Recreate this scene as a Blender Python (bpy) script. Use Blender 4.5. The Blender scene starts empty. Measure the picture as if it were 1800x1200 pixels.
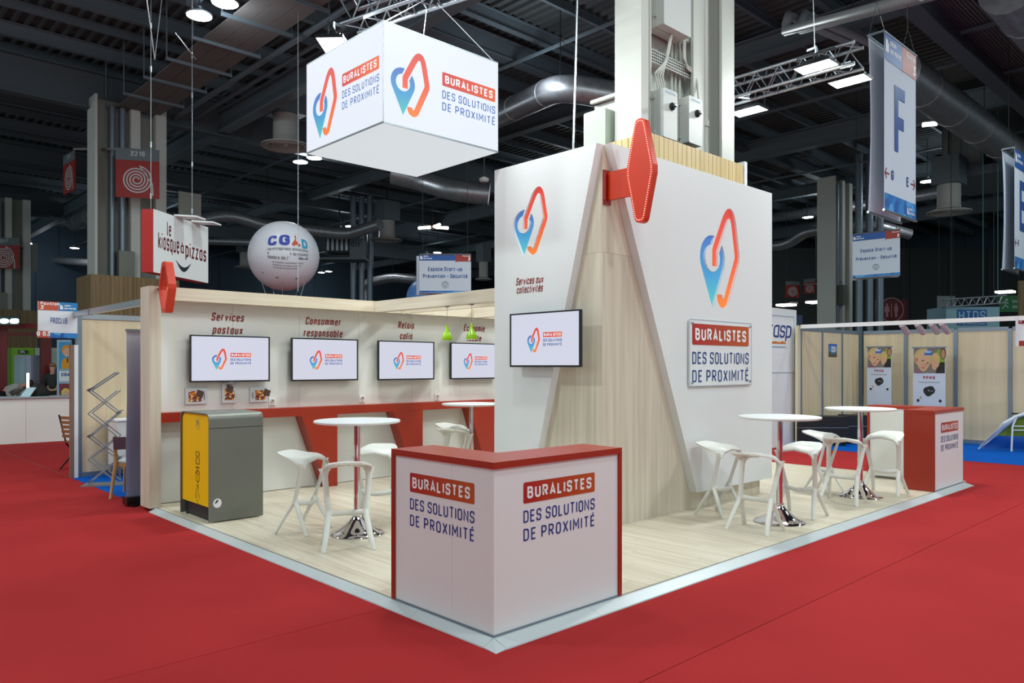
import bpy, bmesh, math, random
from mathutils import Matrix, Vector
from mathutils.geometry import tessellate_polygon, delaunay_2d_cdt
random.seed(7)
SC = bpy.context.scene
COL = SC.collection
PI = math.pi

# ------------------------------------------------------------------ camera
FPX, CXP, HZN, HC = 1340.0, 900.0, 643.0, 1.70
YAW = math.radians(46.5)
FW = Vector((math.cos(YAW), math.sin(YAW), 0)); RT = Vector((math.sin(YAW), -math.cos(YAW), 0)); UPV = Vector((0, 0, 1))
CAMP = Vector((0, 0, HC))
cd = bpy.data.cameras.new('camera'); cam = bpy.data.objects.new('camera', cd); COL.objects.link(cam)
cam.location = CAMP; cam.rotation_euler = (PI/2, 0, YAW - PI/2)
cd.sensor_width = 36; cd.lens = FPX/1800*36; cd.shift_y = (HZN-600)/1800; cd.clip_end = 300
SC.camera = cam
SC.view_settings.view_transform = 'Standard'; SC.view_settings.look = 'None'
SC.view_settings.exposure = 0.0; SC.view_settings.gamma = 1.0; SC.view_settings.use_curve_mapping = False
SC.cycles.use_denoising = True
SC.cycles.max_bounces = 7; SC.cycles.diffuse_bounces = 3; SC.cycles.glossy_bounces = 4
SC.cycles.sample_clamp_indirect = 4.0
# ------------------------------------------------------------------ light
W = bpy.data.worlds.new('world'); SC.world = W; W.use_nodes = True
W.node_tree.nodes['Background'].inputs[0].default_value = (0.78, 0.95, 0.97, 1)
W.node_tree.nodes['Background'].inputs[1].default_value = 0.62
def area(name, loc, target, size, power, col=(1, .97, .93), sy=None, spread=None):
    l = bpy.data.lights.new(name, 'AREA'); l.energy = power; l.color = col; l.size = size
    if sy: l.shape = 'RECTANGLE'; l.size_y = sy
    else: l.shape = 'DISK'
    if spread: l.spread = math.radians(spread)
    o = bpy.data.objects.new(name, l); COL.objects.link(o); o.location = loc
    o.rotation_euler = (Vector(target)-Vector(loc)).to_track_quat('-Z', 'Y').to_euler()
    return o
# high-bay hall lamps at 9.3 m: those above and behind the camera, then point fills, some at visible lamps, others added to brighten the roof
HALLP, FLOODP = .64, .72
for i, (x, y, p) in enumerate([(-1, 1, 150), (5, -3, 520), (11, -3, 560), (-3.5, 10.5, 900), (3.5, 1.5, 260), (17, -1, 450), (9, 12, 300), (17, 9, 380), (1, 15, 260), (20, 3, 260)]):
    area('hall_light', (x, y, 9.2), (x, y, 0), 1.0, p*HALLP, (.88, 1.0, .985))
for x, y in [(6.65, 16.4), (14, 26), (22.5, 37), (32, 56), (32, 41.5), (38.4, 17.6), (34.4, 10.5), (12, 56), (26, 24), (-4, 26), (50, 30), (14, 42), (30, -2), (14, 14), (9, 4), (1, 13), (-1, 21), (3, 6)]:
    l = bpy.data.lights.new('roof_fill', 'POINT'); l.energy = 95; l.color = (.82, .93, 1.0); l.shadow_soft_size = .28
    o = bpy.data.objects.new('roof_fill', l); COL.objects.link(o); o.location = (x, y, 9.15)
# floods at the two trusses; the last, off both, is an unseen extra for the tower
for loc, tgt, p in [((5.2, 8.2, 5.8), (5.4, 9.5, 1.2), 105), ((5.0, 8.0, 5.8), (6.4, 5.6, 1.6), 90), ((4.4, 5.2, 5.9), (7.0, 5.8, 1.6), 60), ((11.0, 4.6, 5.85), (8.0, 3.6, .6), 112), ((11.0, 4.4, 5.85), (9.6, 3.6, .2), 76), ((11.0, 6.0, 5.85), (9.4, 9.2, .9), 130), ((5.0, 6.4, 5.9), (4.4, 6.6, 0), 80), ((7.0, 7.8, 5.9), (6.8, 9.5, 1.2), 110), ((6.6, 1.8, 7.6), (7.4, 4.9, 2.2), 40)]:
    area('flood_light', loc, tgt, .3, p*FLOODP, (.92, 1.0, .975))

# ------------------------------------------------------------------ pixel helpers (where a pixel of the photo meets a plane of the place)
def ray(x, y): return FW + RT*((x-CXP)/FPX) + UPV*((HZN-y)/FPX)
def at_z(x, y, z): r = ray(x, y); return CAMP + r*((z-HC)/r.z)
def at_x(x, y, X): r = ray(x, y); return CAMP + r*(X/r.x)
def at_y(x, y, Y): r = ray(x, y); return CAMP + r*(Y/r.y)
def at_d(x, y, d): return CAMP + ray(x, y)*d

# ------------------------------------------------------------------ materials
def lin(c):
    r = []
    for v in c[:3]:
        v = v/255.0
        r.append(v/12.92 if v <= .04045 else ((v+.055)/1.055)**2.4)
    return (*r, 1)
MATS = {}
def mat(name, c, rough=.5, metal=0.0, emit=0.0, ecol=None, noise=0.0, nscale=8, spec=.5, coat=0.0, bump=0.0):
    if name in MATS: return MATS[name]
    m = bpy.data.materials.new(name); m.use_nodes = True; nt = m.node_tree; b = nt.nodes['Principled BSDF']
    b.inputs['Base Color'].default_value = lin(c); b.inputs['Roughness'].default_value = rough; b.inputs['Metallic'].default_value = metal
    b.inputs['Specular IOR Level'].default_value = spec
    if coat: b.inputs['Coat Weight'].default_value = coat; b.inputs['Coat Roughness'].default_value = .08
    if emit: b.inputs['Emission Color'].default_value = lin(ecol or c); b.inputs['Emission Strength'].default_value = emit
    if noise or bump:
        tc = nt.nodes.new('ShaderNodeTexCoord'); n = nt.nodes.new('ShaderNodeTexNoise'); n.inputs['Scale'].default_value = nscale; n.inputs['Detail'].default_value = 4
        nt.links.new(tc.outputs['Object'], n.inputs['Vector'])
        if noise:
            mx = nt.nodes.new('ShaderNodeMix'); mx.data_type = 'RGBA'; mx.blend_type = 'MULTIPLY'; mx.inputs[0].default_value = 1
            rp = nt.nodes.new('ShaderNodeMapRange'); rp.inputs[1].default_value = .3; rp.inputs[2].default_value = .7; rp.inputs[3].default_value = 1-noise; rp.inputs[4].default_value = 1
            nt.links.new(n.outputs['Fac'], rp.inputs[0]); mx.inputs[6].default_value = lin(c); nt.links.new(rp.outputs[0], mx.inputs[7]); nt.links.new(mx.outputs[2], b.inputs['Base Color'])
        if bump:
            bp = nt.nodes.new('ShaderNodeBump'); bp.inputs['Strength'].default_value = bump; bp.inputs['Distance'].default_value = .01
            nt.links.new(n.outputs['Fac'], bp.inputs['Height']); nt.links.new(bp.outputs[0], b.inputs['Normal'])
    MATS[name] = m; return m
def wood(name, c1, c2, axis='Z', rough=.45, sc=14, stretch=.035, emit=0):
    if name in MATS: return MATS[name]
    m = bpy.data.materials.new(name); m.use_nodes = True; nt = m.node_tree; b = nt.nodes['Principled BSDF']; b.inputs['Roughness'].default_value = rough
    tc = nt.nodes.new('ShaderNodeTexCoord'); oi = nt.nodes.new('ShaderNodeObjectInfo'); mp = nt.nodes.new('ShaderNodeMapping')
    s = {'X': (stretch, 1, 1), 'Y': (1, stretch, 1), 'Z': (1, 1, stretch)}[axis]; mp.inputs['Scale'].default_value = [v*sc for v in s]
    ml = nt.nodes.new('ShaderNodeMath'); ml.operation = 'MULTIPLY'; ml.inputs[1].default_value = 37
    ad = nt.nodes.new('ShaderNodeVectorMath'); ad.operation = 'ADD'
    nt.links.new(oi.outputs['Random'], ml.inputs[0]); nt.links.new(tc.outputs['Object'], mp.inputs['Vector'])
    nt.links.new(mp.outputs[0], ad.inputs[0]); nt.links.new(ml.outputs[0], ad.inputs[1])
    n = nt.nodes.new('ShaderNodeTexNoise'); n.inputs['Scale'].default_value = 1; n.inputs['Detail'].default_value = 5; n.inputs['Roughness'].default_value = .6
    nt.links.new(ad.outputs[0], n.inputs['Vector'])
    cr = nt.nodes.new('ShaderNodeValToRGB'); cr.color_ramp.elements[0].position = .36; cr.color_ramp.elements[1].position = .64
    cr.color_ramp.elements[0].color = lin(c2); cr.color_ramp.elements[1].color = lin(c1)
    nt.links.new(n.outputs['Fac'], cr.inputs[0]); nt.links.new(cr.outputs[0], b.inputs['Base Color'])
    MATS[name] = m; return m
def grad(name, stops, axis='Z', emit=0.0, rough=.4):
    """colour gradient across the part's own bounding box"""
    if name in MATS: return MATS[name]
    m = bpy.data.materials.new(name); m.use_nodes = True; nt = m.node_tree; b = nt.nodes['Principled BSDF']; b.inputs['Roughness'].default_value = rough
    tc = nt.nodes.new('ShaderNodeTexCoord'); sp = nt.nodes.new('ShaderNodeSeparateXYZ'); cr = nt.nodes.new('ShaderNodeValToRGB')
    nt.links.new(tc.outputs['Generated'], sp.inputs[0]); nt.links.new(sp.outputs['XYZ'.index(axis)], cr.inputs[0])
    el = cr.color_ramp.elements
    el[0].position, el[0].color = stops[0][0], lin(stops[0][1]); el[1].position, el[1].color = stops[-1][0], lin(stops[-1][1])
    for p, c in stops[1:-1]:
        e = el.new(p); e.color = lin(c)
    if emit: nt.links.new(cr.outputs[0], b.inputs['Emission Color']); b.inputs['Emission Strength'].default_value = emit; b.inputs['Base Color'].default_value = lin((50, 50, 52))
    else: nt.links.new(cr.outputs[0], b.inputs['Base Color'])
    MATS[name] = m; return m
def speckle(name, cols, scale=40, rough=.5):
    if name in MATS: return MATS[name]
    m = bpy.data.materials.new(name); m.use_nodes = True; nt = m.node_tree; b = nt.nodes['Principled BSDF']; b.inputs['Roughness'].default_value = rough
    tc = nt.nodes.new('ShaderNodeTexCoord'); v = nt.nodes.new('ShaderNodeTexVoronoi'); v.inputs['Scale'].default_value = scale
    cr = nt.nodes.new('ShaderNodeValToRGB'); cr.color_ramp.interpolation = 'CONSTANT'
    sp = nt.nodes.new('ShaderNodeSeparateXYZ'); nt.links.new(tc.outputs['Object'], v.inputs['Vector']); nt.links.new(v.outputs['Color'], sp.inputs[0]); nt.links.new(sp.outputs[0], cr.inputs[0])
    el = cr.color_ramp.elements
    for i, c in enumerate(cols):
        p = i/len(cols)
        e = el[i] if i < 2 else el.new(p)
        e.position = p; e.color = lin(c)
    nt.links.new(cr.outputs[0], b.inputs['Base Color']); MATS[name] = m; return m

RED_CARPET = mat('red_carpet', (163, 42, 44), .95, noise=.10, nscale=1.2, spec=.1, bump=.0)
BLUE_CARPET = mat('blue_carpet', (0, 84, 176), .95, noise=.08, nscale=3, spec=.1)
ASH_V = wood('ash_vertical', (222, 212, 195), (203, 191, 172), 'Z')
ASH_X = wood('ash_along_x', (228, 217, 198), (212, 199, 177), 'X')
ASH_Y = wood('ash_along_y', (228, 217, 198), (212, 199, 177), 'Y')
FLOORW = wood('floor_ash', (218, 208, 190), (196, 183, 160), 'Y', rough=.38, sc=16, stretch=.05)
PINE = wood('pine_slat', (222, 196, 142), (196, 166, 108), 'Z')
DULLW = wood('dull_cladding', (150, 122, 78), (122, 98, 60), 'Z')
BEECH = wood('beech_board', (224, 205, 172), (212, 192, 158), 'Z', sc=9)
WHITE = mat('white_board', (232, 234, 236), .45)
WHITE2 = mat('white_laminate', (226, 226, 222), .4)
PLAST = mat('white_plastic', (232, 232, 226), .35)
REDL = mat('red_laminate', (162, 46, 26), .3)
REDS = mat('red_sign_lacquer', (206, 50, 8), .35)
CHROME = mat('chrome', (225, 225, 228), .06, 1.0)
ALU = mat('aluminium', (170, 178, 186), .3, .85)
ALUD = mat('grey_aluminium_profile', (128, 140, 152), .4, .5)
TRIMG = mat('edge_trim_grey', (196, 204, 208), .35, .25)
GREYB = mat('grey_metal_shell', (116, 118, 110), .42, .25)
YELL = mat('yellow_panel', (250, 200, 0), .5, spec=.15)
BLACK = mat('black_plastic', (14, 15, 18), .3)
DARK = mat('dark_metal', (38, 40, 44), .45, .3)
BLUET = mat('blue_ink', (22, 52, 138), .5)
REDT = mat('red_ink', (140, 30, 22), .5)
WHT = mat('white_ink', (244, 244, 246), .5)
STEEL = mat('painted_roof_steel', (96, 108, 116), .6)
STEELD = mat('dark_roof_steel', (76, 85, 92), .65)
DECK = mat('roof_deck_sheet', (74, 80, 82), .7)
WALK = mat('walkway_panel', (108, 104, 102), .7, noise=.15, nscale=1)
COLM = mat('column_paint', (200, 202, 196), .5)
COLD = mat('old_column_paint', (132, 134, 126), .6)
DUCT = mat('foil_duct', (176, 178, 184), .36, .7, noise=.25, nscale=6, bump=.15)
HALLW = mat('hall_wall_sheet', (60, 78, 94), .8)
LAMPE = mat('lamp_glass', (255, 252, 246), .3, emit=26)
FLOODE = mat('flood_glass', (255, 252, 246), .3, emit=14)
TUBEE = mat('tube_glow', (255, 248, 235), .3, emit=6)
LIGHTBOX = mat('lightbox_face', (70, 72, 76), .5, emit=.98, ecol=(226, 232, 243))
LIGHTBOXB = mat('lightbox_bottom', (110, 114, 118), .5, emit=.82, ecol=(218, 226, 232))
SCREEN = mat('screen_glow', (16, 16, 20), .12, emit=1.0, ecol=(208, 210, 226))
RG = grad('logo_red_orange', [(0, (255, 122, 24)), (.5, (244, 76, 30)), (1, (226, 34, 40))], 'Z', rough=.4)
BG = grad('logo_blue_teal', [(0, (70, 190, 190)), (.5, (52, 150, 208)), (1, (60, 110, 200))], 'Z')
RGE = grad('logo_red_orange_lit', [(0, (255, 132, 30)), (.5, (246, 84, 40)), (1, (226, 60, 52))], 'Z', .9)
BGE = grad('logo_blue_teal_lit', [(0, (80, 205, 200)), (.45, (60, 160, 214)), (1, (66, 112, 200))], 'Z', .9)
BANX = grad('banner_red_orange_x', [(0, (176, 30, 28)), (1, (190, 84, 26))], 'X')
BANXE = grad('banner_red_orange_x_lit', [(0, (214, 34, 34)), (1, (236, 92, 28))], 'X', .9)
BANY = grad('banner_red_orange_y', [(0, (190, 84, 26)), (1, (176, 30, 28))], 'Y')
BANYE = grad('banner_red_orange_y_lit', [(0, (244, 104, 28)), (1, (214, 34, 34))], 'Y', .9)
BLUEE = mat('blue_ink_lit', (20, 40, 70), .5, emit=.9, ecol=(44, 100, 178))
BLUES = mat('blue_screen_ink', (10, 20, 40), .3, emit=.9, ecol=(16, 74, 160)); WHTE = mat('white_ink_lit', (70, 70, 72), .5, emit=.95, ecol=(240, 242, 248))
RIM = mat('lit_recess_edge', (240, 244, 246), .5, emit=.35)

# ------------------------------------------------------------------ object helpers
WM = {}
def thing(name, label, cat, loc=(0, 0, 0), rz=0.0, group=None, kind=None):
    o = bpy.data.objects.new(name, None); COL.objects.link(o); o.empty_display_size = .1
    o.location = loc; o.rotation_euler = (0, 0, rz)
    if label: o['label'] = label
    if cat: o['category'] = cat
    if group: o['group'] = group
    if kind: o['kind'] = kind
    WM[o] = Matrix.Translation(Vector(loc)) @ Matrix.Rotation(rz, 4, 'Z')
    return o
def tag(o, label, cat, group=None, kind=None):
    if label: o['label'] = label
    if cat: o['category'] = cat
    if group: o['group'] = group
    if kind: o['kind'] = kind
    return o
def fill_loops(loops):
    """triangles of a flat shape with holes: (extra points, faces)"""
    if len(loops) == 1: return [], tessellate_polygon([[Vector((x, y, 0)) for x, y in loops[0]]])
    V = []; E = []
    for l in loops:
        n = len(V); m = len(l); V += [Vector(p) for p in l]; E += [(n+i, n+(i+1) % m) for i in range(m)]
    ov, oe, of, ovs, oes, ofs = delaunay_2d_cdt(V, E, [], 1, 1e-7)
    mp = []; extra = []
    for i, o in enumerate(ovs):
        if o: mp.append(o[0])
        else: mp.append(len(V)+len(extra)); extra.append((ov[i].x, ov[i].y))
    def inside(p):
        c = False
        for l in loops:
            for i in range(len(l)):
                (x0, y0), (x1, y1) = l[i-1][:2], l[i][:2]
                if (y0 > p.y) != (y1 > p.y) and p.x < (x1-x0)*(p.y-y0)/(y1-y0)+x0: c = not c
        return c
    return extra, [tuple(mp[i] for i in f) for f in of if inside((ov[f[0]]+ov[f[1]]+ov[f[2]])/3)]
class MB:
    def __init__(s): s.v = []; s.f = []
    def add(s, vs, fs):
        n = len(s.v); s.v += [Vector(v) for v in vs]; s.f += [tuple(i+n for i in f) for f in fs]; return s
    def box(s, a, b, M=None):
        x0, y0, z0 = a; x1, y1, z1 = b
        vs = [Vector(p) for p in [(x0, y0, z0), (x1, y0, z0), (x1, y1, z0), (x0, y1, z0), (x0, y0, z1), (x1, y0, z1), (x1, y1, z1), (x0, y1, z1)]]
        if M: vs = [M @ v for v in vs]
        return s.add(vs, [(0, 3, 2, 1), (4, 5, 6, 7), (0, 1, 5, 4), (1, 2, 6, 5), (2, 3, 7, 6), (3, 0, 4, 7)])
    def cbox(s, c, sz, M=None):
        c = Vector(c); h = Vector(sz)/2; return s.box(c-h, c+h, M)
    def bar(s, p, q, w, h=None, up=(0, 0, 1)):
        """square bar from p to q"""
        p, q = Vector(p), Vector(q); h = h or w; d = (q-p).normalized(); u = Vector(up)
        if abs(d.dot(u)) > .98: u = Vector((1, 0, 0))
        r = d.cross(u).normalized(); u = r.cross(d)
        vs = []
        for e in (p, q):
            for a, b in ((-1, -1), (1, -1), (1, 1), (-1, 1)): vs.append(e + r*a*w/2 + u*b*h/2)
        return s.add(vs, [(0, 1, 2, 3), (7, 6, 5, 4), (0, 4, 5, 1), (1, 5, 6, 2), (2, 6, 7, 3), (3, 7, 4, 0)])
    def tube(s, path, r, n=8, r2=None, cap=True, up=(0, 0, 1)):
        """round or elliptic tube along a path; r may be a list (one radius a point); r2 = second radius"""
        P = [Vector(p) for p in path]; k = len(P)
        R = r if isinstance(r, (list, tuple)) else [r]*k
        R2 = (r2 if isinstance(r2, (list, tuple)) else [r2]*k) if r2 is not None else R
        vs = []; prev = None
        for i, p in enumerate(P):
            t = (P[min(i+1, k-1)]-P[max(i-1, 0)]).normalized()
            if prev is None:
                u = Vector(up)
                if abs(t.dot(u)) > .95: u = Vector((1, 0, 0)) if abs(t.x) < .9 else Vector((0, 1, 0))
                a = t.cross(u).normalized()
            else:
                a = (prev - t*prev.dot(t)).normalized()
            b = t.cross(a); prev = a
            for j in range(n):
                th = 2*PI*j/n; vs.append(p + a*math.cos(th)*R[i] + b*math.sin(th)*R2[i])
        fs = [(i*n+j, i*n+(j+1) % n, (i+1)*n+(j+1) % n, (i+1)*n+j) for i in range(k-1) for j in range(n)]
        if cap: fs += [tuple(range(n-1, -1, -1)), tuple(range((k-1)*n, k*n))]
        return s.add(vs, fs)
    def lathe(s, prof, c=(0, 0, 0), n=28, M=None):
        c = Vector(c); vs = []; fs = []; k = len(prof)
        for r, z in prof:
            for j in range(n):
                th = 2*PI*j/n; vs.append(Vector((r*math.cos(th), r*math.sin(th), z)))
        vs = [(M @ v if M else v)+c for v in vs]
        for i in range(k-1):
            for j in range(n): fs.append((i*n+j, i*n+(j+1) % n, (i+1)*n+(j+1) % n, (i+1)*n+j))
        if prof[0][0] > 1e-4: fs.append(tuple(range(n-1, -1, -1)))
        if prof[-1][0] > 1e-4: fs.append(tuple(range((k-1)*n, k*n)))
        return s.add(vs, fs)
    def plate(s, loops, O, R, U, t0, t1):
        """flat shape (outer loop + holes, 2-D) in plane O,R,U between offsets t0 (back) and t1 (front) along R x U"""
        O, R, U = Vector(O), Vector(R), Vector(U); N = R.cross(U)
        flat = [p for l in loops for p in l]
        extra, tri = fill_loops(loops); flat = flat+extra
        n = len(flat); vs = [O+R*x+U*y+N*t1 for x, y in flat]
        if t1-t0 < 1e-6: return s.add(vs, tri)
        vs += [O+R*x+U*y+N*t0 for x, y in flat]; fs = [tuple(t) for t in tri]+[tuple(i+n for i in reversed(t)) for t in tri]
        k = 0
        for l in loops:
            m = len(l)
            for i in range(m): a, b = k+i, k+(i+1) % m; fs.append((a, b, b+n, a+n))
            k += m
        return s.add(vs, fs)
    def grid(s, rows, thick=None, close=False):
        """rows of points -> surface; thick = vector offset giving it a back"""
        a = len(rows); b = len(rows[0]); vs = [Vector(p) for r in rows for p in r]
        fs = [(i*b+j, i*b+j+1, (i+1)*b+j+1, (i+1)*b+j) for i in range(a-1) for j in range(b-1)]
        if thick is not None:
            n = a*b; t = Vector(thick); vs += [v+t for v in vs]; fs += [tuple(i+n for i in reversed(f)) for f in fs[:]]
            rim = [(0, j) for j in range(b)]+[(i, b-1) for i in range(1, a)]+[(a-1, j) for j in range(b-2, -1, -1)]+[(i, 0) for i in range(a-2, 0, -1)]
            ids = [i*b+j for i, j in rim]
            for i in range(len(ids)): p, q = ids[i], ids[(i+1) % len(ids)]; fs.append((q, p, p+n, q+n))
        return s.add(vs, fs)
    def build(s, name, m, parent=None, smooth=None, world=True, kind=None, label=None, fix=True):
        vs = s.v
        root = parent
        while root is not None and root.parent is not None: root = root.parent
        if root is not None and world and root in WM:
            inv = WM[root].inverted(); vs = [inv @ v for v in vs]
        me = bpy.data.meshes.new(name); me.from_pydata([tuple(v) for v in vs], [], s.f)
        if fix:
            bm = bmesh.new(); bm.from_mesh(me); bmesh.ops.recalc_face_normals(bm, faces=bm.faces); bm.to_mesh(me); bm.free()
        if smooth:
            me.shade_smooth(); me.set_sharp_from_angle(angle=math.radians(smooth))
        me.materials.append(m)
        o = bpy.data.objects.new(name, me); COL.objects.link(o)
        if parent is not None: o.parent = parent
        else: WM[o] = Matrix.Identity(4)
        if kind: o['kind'] = kind
        if label: o['label'] = label
        return o
def lone(mb, name, m, label, cat, loc, smooth=None, group=None, kind=None):
    """a thing that is one mesh, with its origin at loc"""
    L = Vector(loc); mb.v = [v-L for v in mb.v]; o = mb.build(name, m, None, smooth, world=False); o.location = L
    WM[o] = Matrix.Translation(L); return tag(o, label, cat, group, kind)
def box(name, a, b, m, parent, **k): return MB().box(a, b).build(name, m, parent, **k)
def dup(o, loc=None, rz=None, label=None, parent=None):
    c = o.copy(); COL.objects.link(c)
    if parent is not None: c.parent = parent
    if loc is not None: c.location = loc
    if rz is not None: c.rotation_euler = (0, 0, rz)
    if label: c['label'] = label
    if parent is None: WM[c] = Matrix.Translation(c.location) @ Matrix.Rotation(c.rotation_euler.z, 4, 'Z')
    for ch in list(o.children): dup(ch, parent=c)
    return c
def arc(cx, cy, r, a0, a1, n=10, ry=None):
    ry = ry or r
    return [(cx+r*math.cos(math.radians(a0+(a1-a0)*i/n)), cy+ry*math.sin(math.radians(a0+(a1-a0)*i/n))) for i in range(n+1)]
def rrect(x0, y0, x1, y1, r, n=4):
    return arc(x1-r, y1-r, r, 0, 90, n)+arc(x0+r, y1-r, r, 90, 180, n)+arc(x0+r, y0+r, r, 180, 270, n)+arc(x1-r, y0+r, r, 270, 360, n)
def ellipse(cx, cy, rx, ry, n=24): return arc(cx, cy, rx, 0, 360*(n-1)/n, n-1, ry)

# ------------------------------------------------------------------ stroke lettering (own drawn alphabet: polylines with rounded corners)
G = {}
def gl(ch, w, *strokes): G[ch] = (w, strokes)
r_ = .23
gl('A', .5, [(0, 0), (.25, 1), (.5, 0)], [(.09, .28), (.41, .28)])
gl('B', .46, [(0, 0), (0, 1), (.43, 1, .22), (.43, .53, .2), (.06, .53)], [(.06, .53), (.46, .53, .22), (.46, 0, .22), (0, 0)])
gl('C', .46, [(.46, .7), (.46, 1, r_), (0, 1, r_), (0, 0, r_), (.46, 0, r_), (.46, .3)])
gl('D', .46, ['c', (0, 0), (0, 1), (.46, 1, .25), (.46, 0, .25)])
gl('E', .4, [(.4, 1), (0, 1), (0, 0), (.4, 0)], [(0, .52), (.35, .52)])
gl('F', .4, [(.4, 1), (0, 1), (0, 0)], [(0, .5), (.35, .5)])
gl('G', .46, [(.46, .7), (.46, 1, r_), (0, 1, r_), (0, 0, r_), (.46, 0, r_), (.46, .5), (.26, .5)])
gl('H', .46, [(0, 0), (0, 1)], [(.46, 0), (.46, 1)], [(0, .5), (.46, .5)])
gl('K', .44, [(0, 0), (0, 1)], [(.44, 1), (0, .42)], [(.14, .55), (.46, 0)])
gl('I', 0, [(0, 0), (0, 1)])
gl('L', .38, [(0, 1), (0, 0), (.38, 0)])
gl('M', .6, [(0, 0), (0, 1), (.3, .35), (.6, 1), (.6, 0)])
gl('N', .48, [(0, 0), (0, 1), (.48, 0), (.48, 1)])
gl('O', .46, ['c', (0, 0, r_), (0, 1, r_), (.46, 1, r_), (.46, 0, r_)])
gl('P', .45, [(0, 0), (0, 1), (.45, 1, .22), (.45, .45, .22), (0, .45)])
gl('R', .46, [(0, 0), (0, 1), (.45, 1, .22), (.45, .47, .22), (0, .47)], [(.22, .47), (.46, 0)])
gl('S', .44, [(.44, .74), (.44, 1, .22), (0, 1, .22), (0, .54, .18), (.44, .48, .18), (.44, 0, .22), (0, 0, .22), (0, .26)])
gl('T', .46, [(0, 1), (.46, 1)], [(.23, 1), (.23, 0)])
gl('U', .46, [(0, 1), (0, 0, r_), (.46, 0, r_), (.46, 1)])
gl('V', .5, [(0, 1), (.25, 0), (.5, 1)])
gl('W', .74, [(0, 1), (.18, 0), (.37, .85), (.56, 0), (.74, 1)])
gl('X', .48, [(0, 0), (.48, 1)], [(0, 1), (.48, 0)])
gl('É', .4, [(.4, 1), (0, 1), (0, 0), (.4, 0)], [(0, .52), (.35, .52)], [(.16, 1.14), (.3, 1.3)])
gl('0', .46, ['c', (0, 0, r_), (0, 1, r_), (.46, 1, r_), (.46, 0, r_)])
gl('1', .2, [(0, .8), (.2, 1), (.2, 0)])
gl('2', .44, [(0, .74), (0, 1, .2), (.44, 1, .2), (.44, .62, .1), (0, 0), (.44, 0)])
gl('3', .44, [(0, 1), (.44, 1), (.2, .58), (.44, .58, .2), (.44, 0, .2), (0, 0, .2), (0, .24)])
gl('6', .44, [(.44, .78), (.44, 1, .2), (0, 1, .2), (0, 0, .2), (.44, 0, .2), (.44, .56, .2), (0, .56, .05)])
gl('7', .42, [(0, 1), (.42, 1), (.12, 0)])
x_ = .7
gl('a', .4, ['c', (.4, 0), (.4, x_), (0, x_, .19), (0, 0, .19)])
gl('à', .4, ['c', (.4, 0), (.4, x_), (0, x_, .19), (0, 0, .19)], [(.12, 1), (.26, .84)])
gl('b', .4, ['c', (0, 0), (0, x_), (.4, x_, .19), (.4, 0, .19)], [(0, 0), (0, 1)])
gl('c', .38, [(.38, .5), (.38, x_, .18), (0, x_, .18), (0, 0, .18), (.38, 0, .18), (.38, .2)])
gl('d', .4, ['c', (.4, 0), (.4, x_), (0, x_, .19), (0, 0, .19)], [(.4, 0), (.4, 1)])
gl('e', .4, [(0, .37), (.4, .37), (.4, x_, .19), (0, x_, .19), (0, 0, .19), (.38, 0, .19), (.38, .12)])
gl('é', .4, [(0, .37), (.4, .37), (.4, x_, .19), (0, x_, .19), (0, 0, .19), (.38, 0, .19), (.38, .12)], [(.16, .84), (.3, 1)])
gl('f', .26, [(.28, 1), (.1, 1, .1), (.1, 0)], [(0, x_), (.26, x_)])
gl('g', .4, ['c', (.4, 0), (.4, x_), (0, x_, .19), (0, 0, .19)], [(.4, x_), (.4, -.24, .16), (.03, -.24)])
gl('h', .4, [(0, 0), (0, 1)], [(0, .45), (0, x_), (.4, x_, .17), (.4, 0)])
gl('y', .4, [(0, x_), (.2, 0)], [(.4, x_), (.12, -.28)])
gl('i', 0, [(0, 0), (0, x_)], [(0, .88), (0, 1)])
gl('k', .38, [(0, 0), (0, 1)], [(.38, x_), (.02, .3)], [(.14, .42), (.38, 0)])
gl('l', .1, [(0, 1), (0, 0, .1), (.12, 0)])
gl('m', .66, [(0, 0), (0, x_), (.33, x_, .15), (.33, 0)], [(.33, .5), (.33, x_), (.66, x_, .15), (.66, 0)])
gl('n', .4, [(0, 0), (0, x_), (.4, x_, .17), (.4, 0)])
gl('o', .4, ['c', (0, 0, .19), (0, x_, .19), (.4, x_, .19), (.4, 0, .19)])
gl('p', .4, ['c', (0, 0), (0, x_), (.4, x_, .19), (.4, 0, .19)], [(0, 0), (0, -.28)])
gl('q', .4, ['c', (.4, 0), (.4, x_), (0, x_, .19), (0, 0, .19)], [(.4, 0), (.4, -.28)])
gl('r', .24, [(0, 0), (0, x_), (.26, x_)])
gl('s', .36, [(.36, .54), (.36, x_, .14), (0, x_, .14), (0, .38, .12), (.36, .33, .12), (.36, 0, .14), (0, 0, .14), (0, .16)])
gl('t', .26, [(.1, .95), (.1, 0, .1), (.28, 0)], [(0, x_), (.28, x_)])
gl('u', .4, [(0, x_), (0, 0, .17), (.4, 0, .17), (.4, x_)], [(.4, x_), (.4, 0)])
gl('v', .4, [(0, x_), (.2, 0), (.4, x_)])
gl('x', .38, [(0, 0), (.38, x_)], [(0, x_), (.38, 0)])
gl('z', .36, [(0, x_), (.36, x_), (0, 0), (.36, 0)])
gl('-', .3, [(0, .38), (.3, .38)])
gl("'", 0, [(0, 1), (0, .8)])
gl('.', 0, [(0, 0), (0, .1)])
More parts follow.
